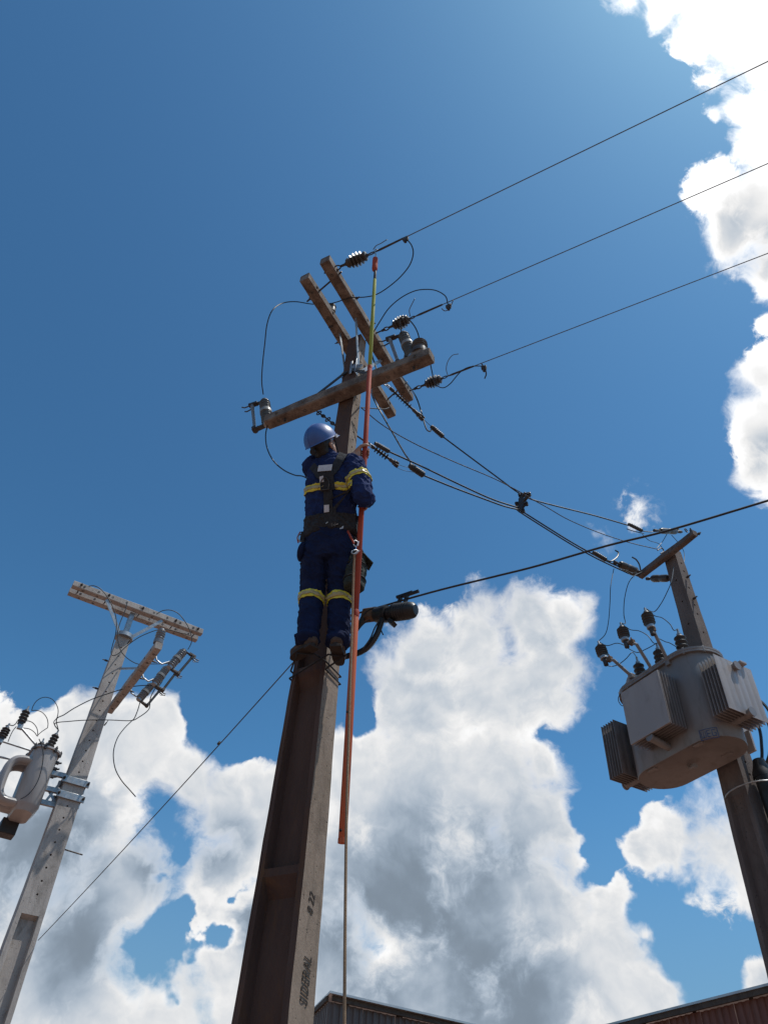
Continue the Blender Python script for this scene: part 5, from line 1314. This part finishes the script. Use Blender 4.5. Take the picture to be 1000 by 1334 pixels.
# boots
def boot(a, toe_dir, nm='boot'):
    t = Vector(toe_dir).normalized(); s_ = Vector((-t.y, t.x, 0)); z0 = a.z - .105
    mm = MB(); c = Vector((a.x, a.y, z0))
    limb(mm, [a + UP * .06 - t * .01, a - UP * .02 - t * .005, c + UP * .05 + t * .0], [.058, .058, .050])
    blob(mm, c + UP * .035 - t * .045, t * .055, s_ * .042, UP * .045, 10); blob(mm, c + UP * .035 + t * .06, t * .09, s_ * .046, UP * .04, 12); blob(mm, c + UP * .035 + t * .105, t * .05, s_ * .045, UP * .034, 10)
    b_ = link(nm, fuse(mm, .006, 3, .002, 25), M['leather'], person, True, sharp=180)
    sm = MB(); L_, H_ = [], []
    for k in range(28):
        an = 2 * math.pi * k / 28; x = math.cos(an); y = math.sin(an)
        px_ = (.122 * x + .032); wy = .046 * (1 - .12 * (1 - x)) * (1 if abs(y) < 2 else 1)
        p = c + t * px_ + s_ * (y * wy * (abs(y) ** -.25 if abs(y) > .05 else 1) if abs(y) > .05 else 0)
        L_.append(sm.bm.verts.new(p - UP * .006)); H_.append(sm.bm.verts.new(p + UP * .018))
    for k in range(28): sm.bm.faces.new((L_[k], L_[(k + 1) % 28], H_[(k + 1) % 28], H_[k]))
    sm.bm.faces.new(L_[::-1]); sm.bm.faces.new(H_); sm.build('sole', M['sole'], b_, True)
    MB().box(c - t * .06 - UP * .014, t * .032, s_ * .038, UP * .010).build('heel', M['sole'], b_, bevel=.004)
    return c
bLc = boot(anL, (-.62, .78, 0)); bRc = boot(anR, (.12, 1, 0))
for c, s in ((bLc, 1), (bRc, 1)):
    MB().ring(c + UP * .05 + Vector((.045, -.02, 0)), Vector((.3, -1, 0)), .012, .004, 12).build('boot_buckle', M['steel'], person)
# strap loops round the pole that the boots stand in
def foot_loop(c, z, lab):
    wz = .42 - .0388 * z if z < 2.45 else .325 - .0388 * (z - 2.45); tz = .29 if z < .1 else .22 - .0247 * (z - 2.45)
    cor = [AX + E1 * (sx * (wz / 2 + .012)) + E2 * (sy * (tz / 2 + .012)) + UP * z for sx, sy in ((-1, 1), (-1, -1), (1, -1), (1, 1))]
    q = c + Vector((0, .02, -.012))
    s_ = (cor[3] - cor[0]).normalized()
    o = MB(); o.tube([cor[0], cor[1], cor[2], cor[3]], .006, 6); o.tube([cor[0], q - Vector((.055, 0, 0)), q + Vector((0, 0, -.008)), q + Vector((.055, 0, 0)), cor[3]], .006, 6)
    tag(o.build('foot_loop', M['webbing']), lab, 'foot strap', 'foot straps round the pole')
foot_loop(bLc, bLc.z + .02, 'strap loop round the pole under the boot on the left')
foot_loop(bRc, bRc.z - .04, 'strap loop round the pole under the boot on the right')
# work-positioning lanyard round the pole
lw = Pm(400, 690, 3.98); rw = Pm(458, 690, 3.92); zl_ = 5.75
k_ = [lw, AX - E1 * .13 + E2 * .06 + UP * zl_, AX - E1 * .10 - E2 * .10 + UP * (zl_ + .02), AX + E1 * .10 - E2 * .10 + UP * (zl_ + .02), AX + E1 * .12 + E2 * .06 + UP * zl_, rw]
MB().tube(k_, .009, 8).build('positioning_strap', M['webbing'], person)
# ---------------------------------------------------------------- tool bag, carabiners, hand line
bgc = Pm(463, 742, 3.98); bag = thing('tool_bag', 'dark green canvas tool bag hanging at the worker\'s right hip', 'tool bag', bgc)
mm = MB(); bx, by = Vector((.97, .2, 0)), Vector((-.2, .97, 0))
loft(mm, [(bgc - UP * .165, bx * .066, by * .06), (bgc - UP * .15, bx * .072, by * .066), (bgc - UP * .02, bx * .074, by * .068), (bgc + UP * .12, bx * .070, by * .060), (bgc + UP * .13, bx * .062, by * .052)], 26)
link('bag_body', fuse(mm, .007, 3, .007, 16), M['canvas'], bag, True, sharp=180)
for z in (-.10, .02, .10):
    MB().ring(bgc + UP * z, UP, .071, .005, 28, bx, 1.06).build('bag_band', M['webbing'], bag)
fl = MB(); a0 = bgc + UP * .13 + bx * .02
fl.bm.faces.new([fl.bm.verts.new(p) for p in (a0 - by * .06, a0 + by * .05, a0 + bx * .085 - UP * .07 + by * .05, a0 + bx * .09 - UP * .09 - by * .06)])
fo_ = fl.build('bag_flap', M['canvas'], bag, False); s_ = fo_.modifiers.new('s', 'SOLIDIFY'); s_.thickness = .006
MB().tube(smooth_path([bgc + UP * .12 - bx * .06, bgc + UP * .20 - bx * .02 - by * .05, Pm(460, 700, 3.86)], 5), .008, 8).tube(smooth_path([bgc + UP * .12 + bx * .06, bgc + UP * .20 + bx * .0 - by * .04, Pm(461, 700, 3.86)], 5), .008, 8).build('bag_handle', M['webbing'], bag)
def carabiner(c, ax, nm_l):
    t = thing('carabiner', nm_l, 'carabiner', c, 'carabiners at the right hip')
    MB().ring(c, Vector((.4, -.9, .1)), .015, .0038, 18, ax, 2.0).build('carabiner_frame', M['steel'], t)
    MB().tube([c + ax * .02 + Vector((.016, 0, 0)), c - ax * .02 + Vector((.016, 0, 0))], .0055, 8).build('carabiner_gate', M['label'], t)
carabiner(Pm(463, 708, 3.80), Vector((.1, 0, 1)).normalized(), 'shiny carabiner clipped to the belt above the tool bag, upper one')
carabiner(Pm(462, 719, 3.82), Vector((.7, 0, .7)).normalized(), 'shiny carabiner hanging aslant above the tool bag, lower one')
wire('red_lanyard', [Pm(453, 692, 3.78), Pm(457, 700, 3.77), Pm(461, 708, 3.78)], .007, 'short red cord from the belt to the carabiners', 'cord', 'red_rod')
wire('bag_strap_tail', [Pm(462, 724, 3.84), Pm(458, 731, 3.84), Pm(454, 737, 3.84)], .006, 'loose strap tail hanging beside the carabiners', 'strap', 'webbing')
gnd = at_y(446, 1640, 3.82)
rope = [Pm(461.5, 722, 3.83), Pm(460.5, 745, 3.86), Pm(459, 800, 3.90), Pm(456.5, 880, 3.92), Pm(453.5, 980, 3.92), Pm(451, 1080, 3.90), Pm(449.5, 1200, 3.88), Pm(448.5, 1334, 3.86)]
last = rope[-1]; rope += [last + (last - rope[-2]) * .9, Vector((last.x + .03, last.y - .02, .9)), Vector((last.x + .06, last.y - .04, .2)), Vector((last.x + .10, last.y - .05, .02))]
for k in range(26):
    a_ = k * .5; rope.append(Vector((last.x + .1 + .22 * math.sin(a_) , last.y - .27 + .22 * math.cos(a_), .014 + k * .0012)))
wire('hand_line', rope, .0075, 'tan rope hanging from the worker\'s hip down past the foot of the rod', 'rope', 'rope', n=6, seg=8)
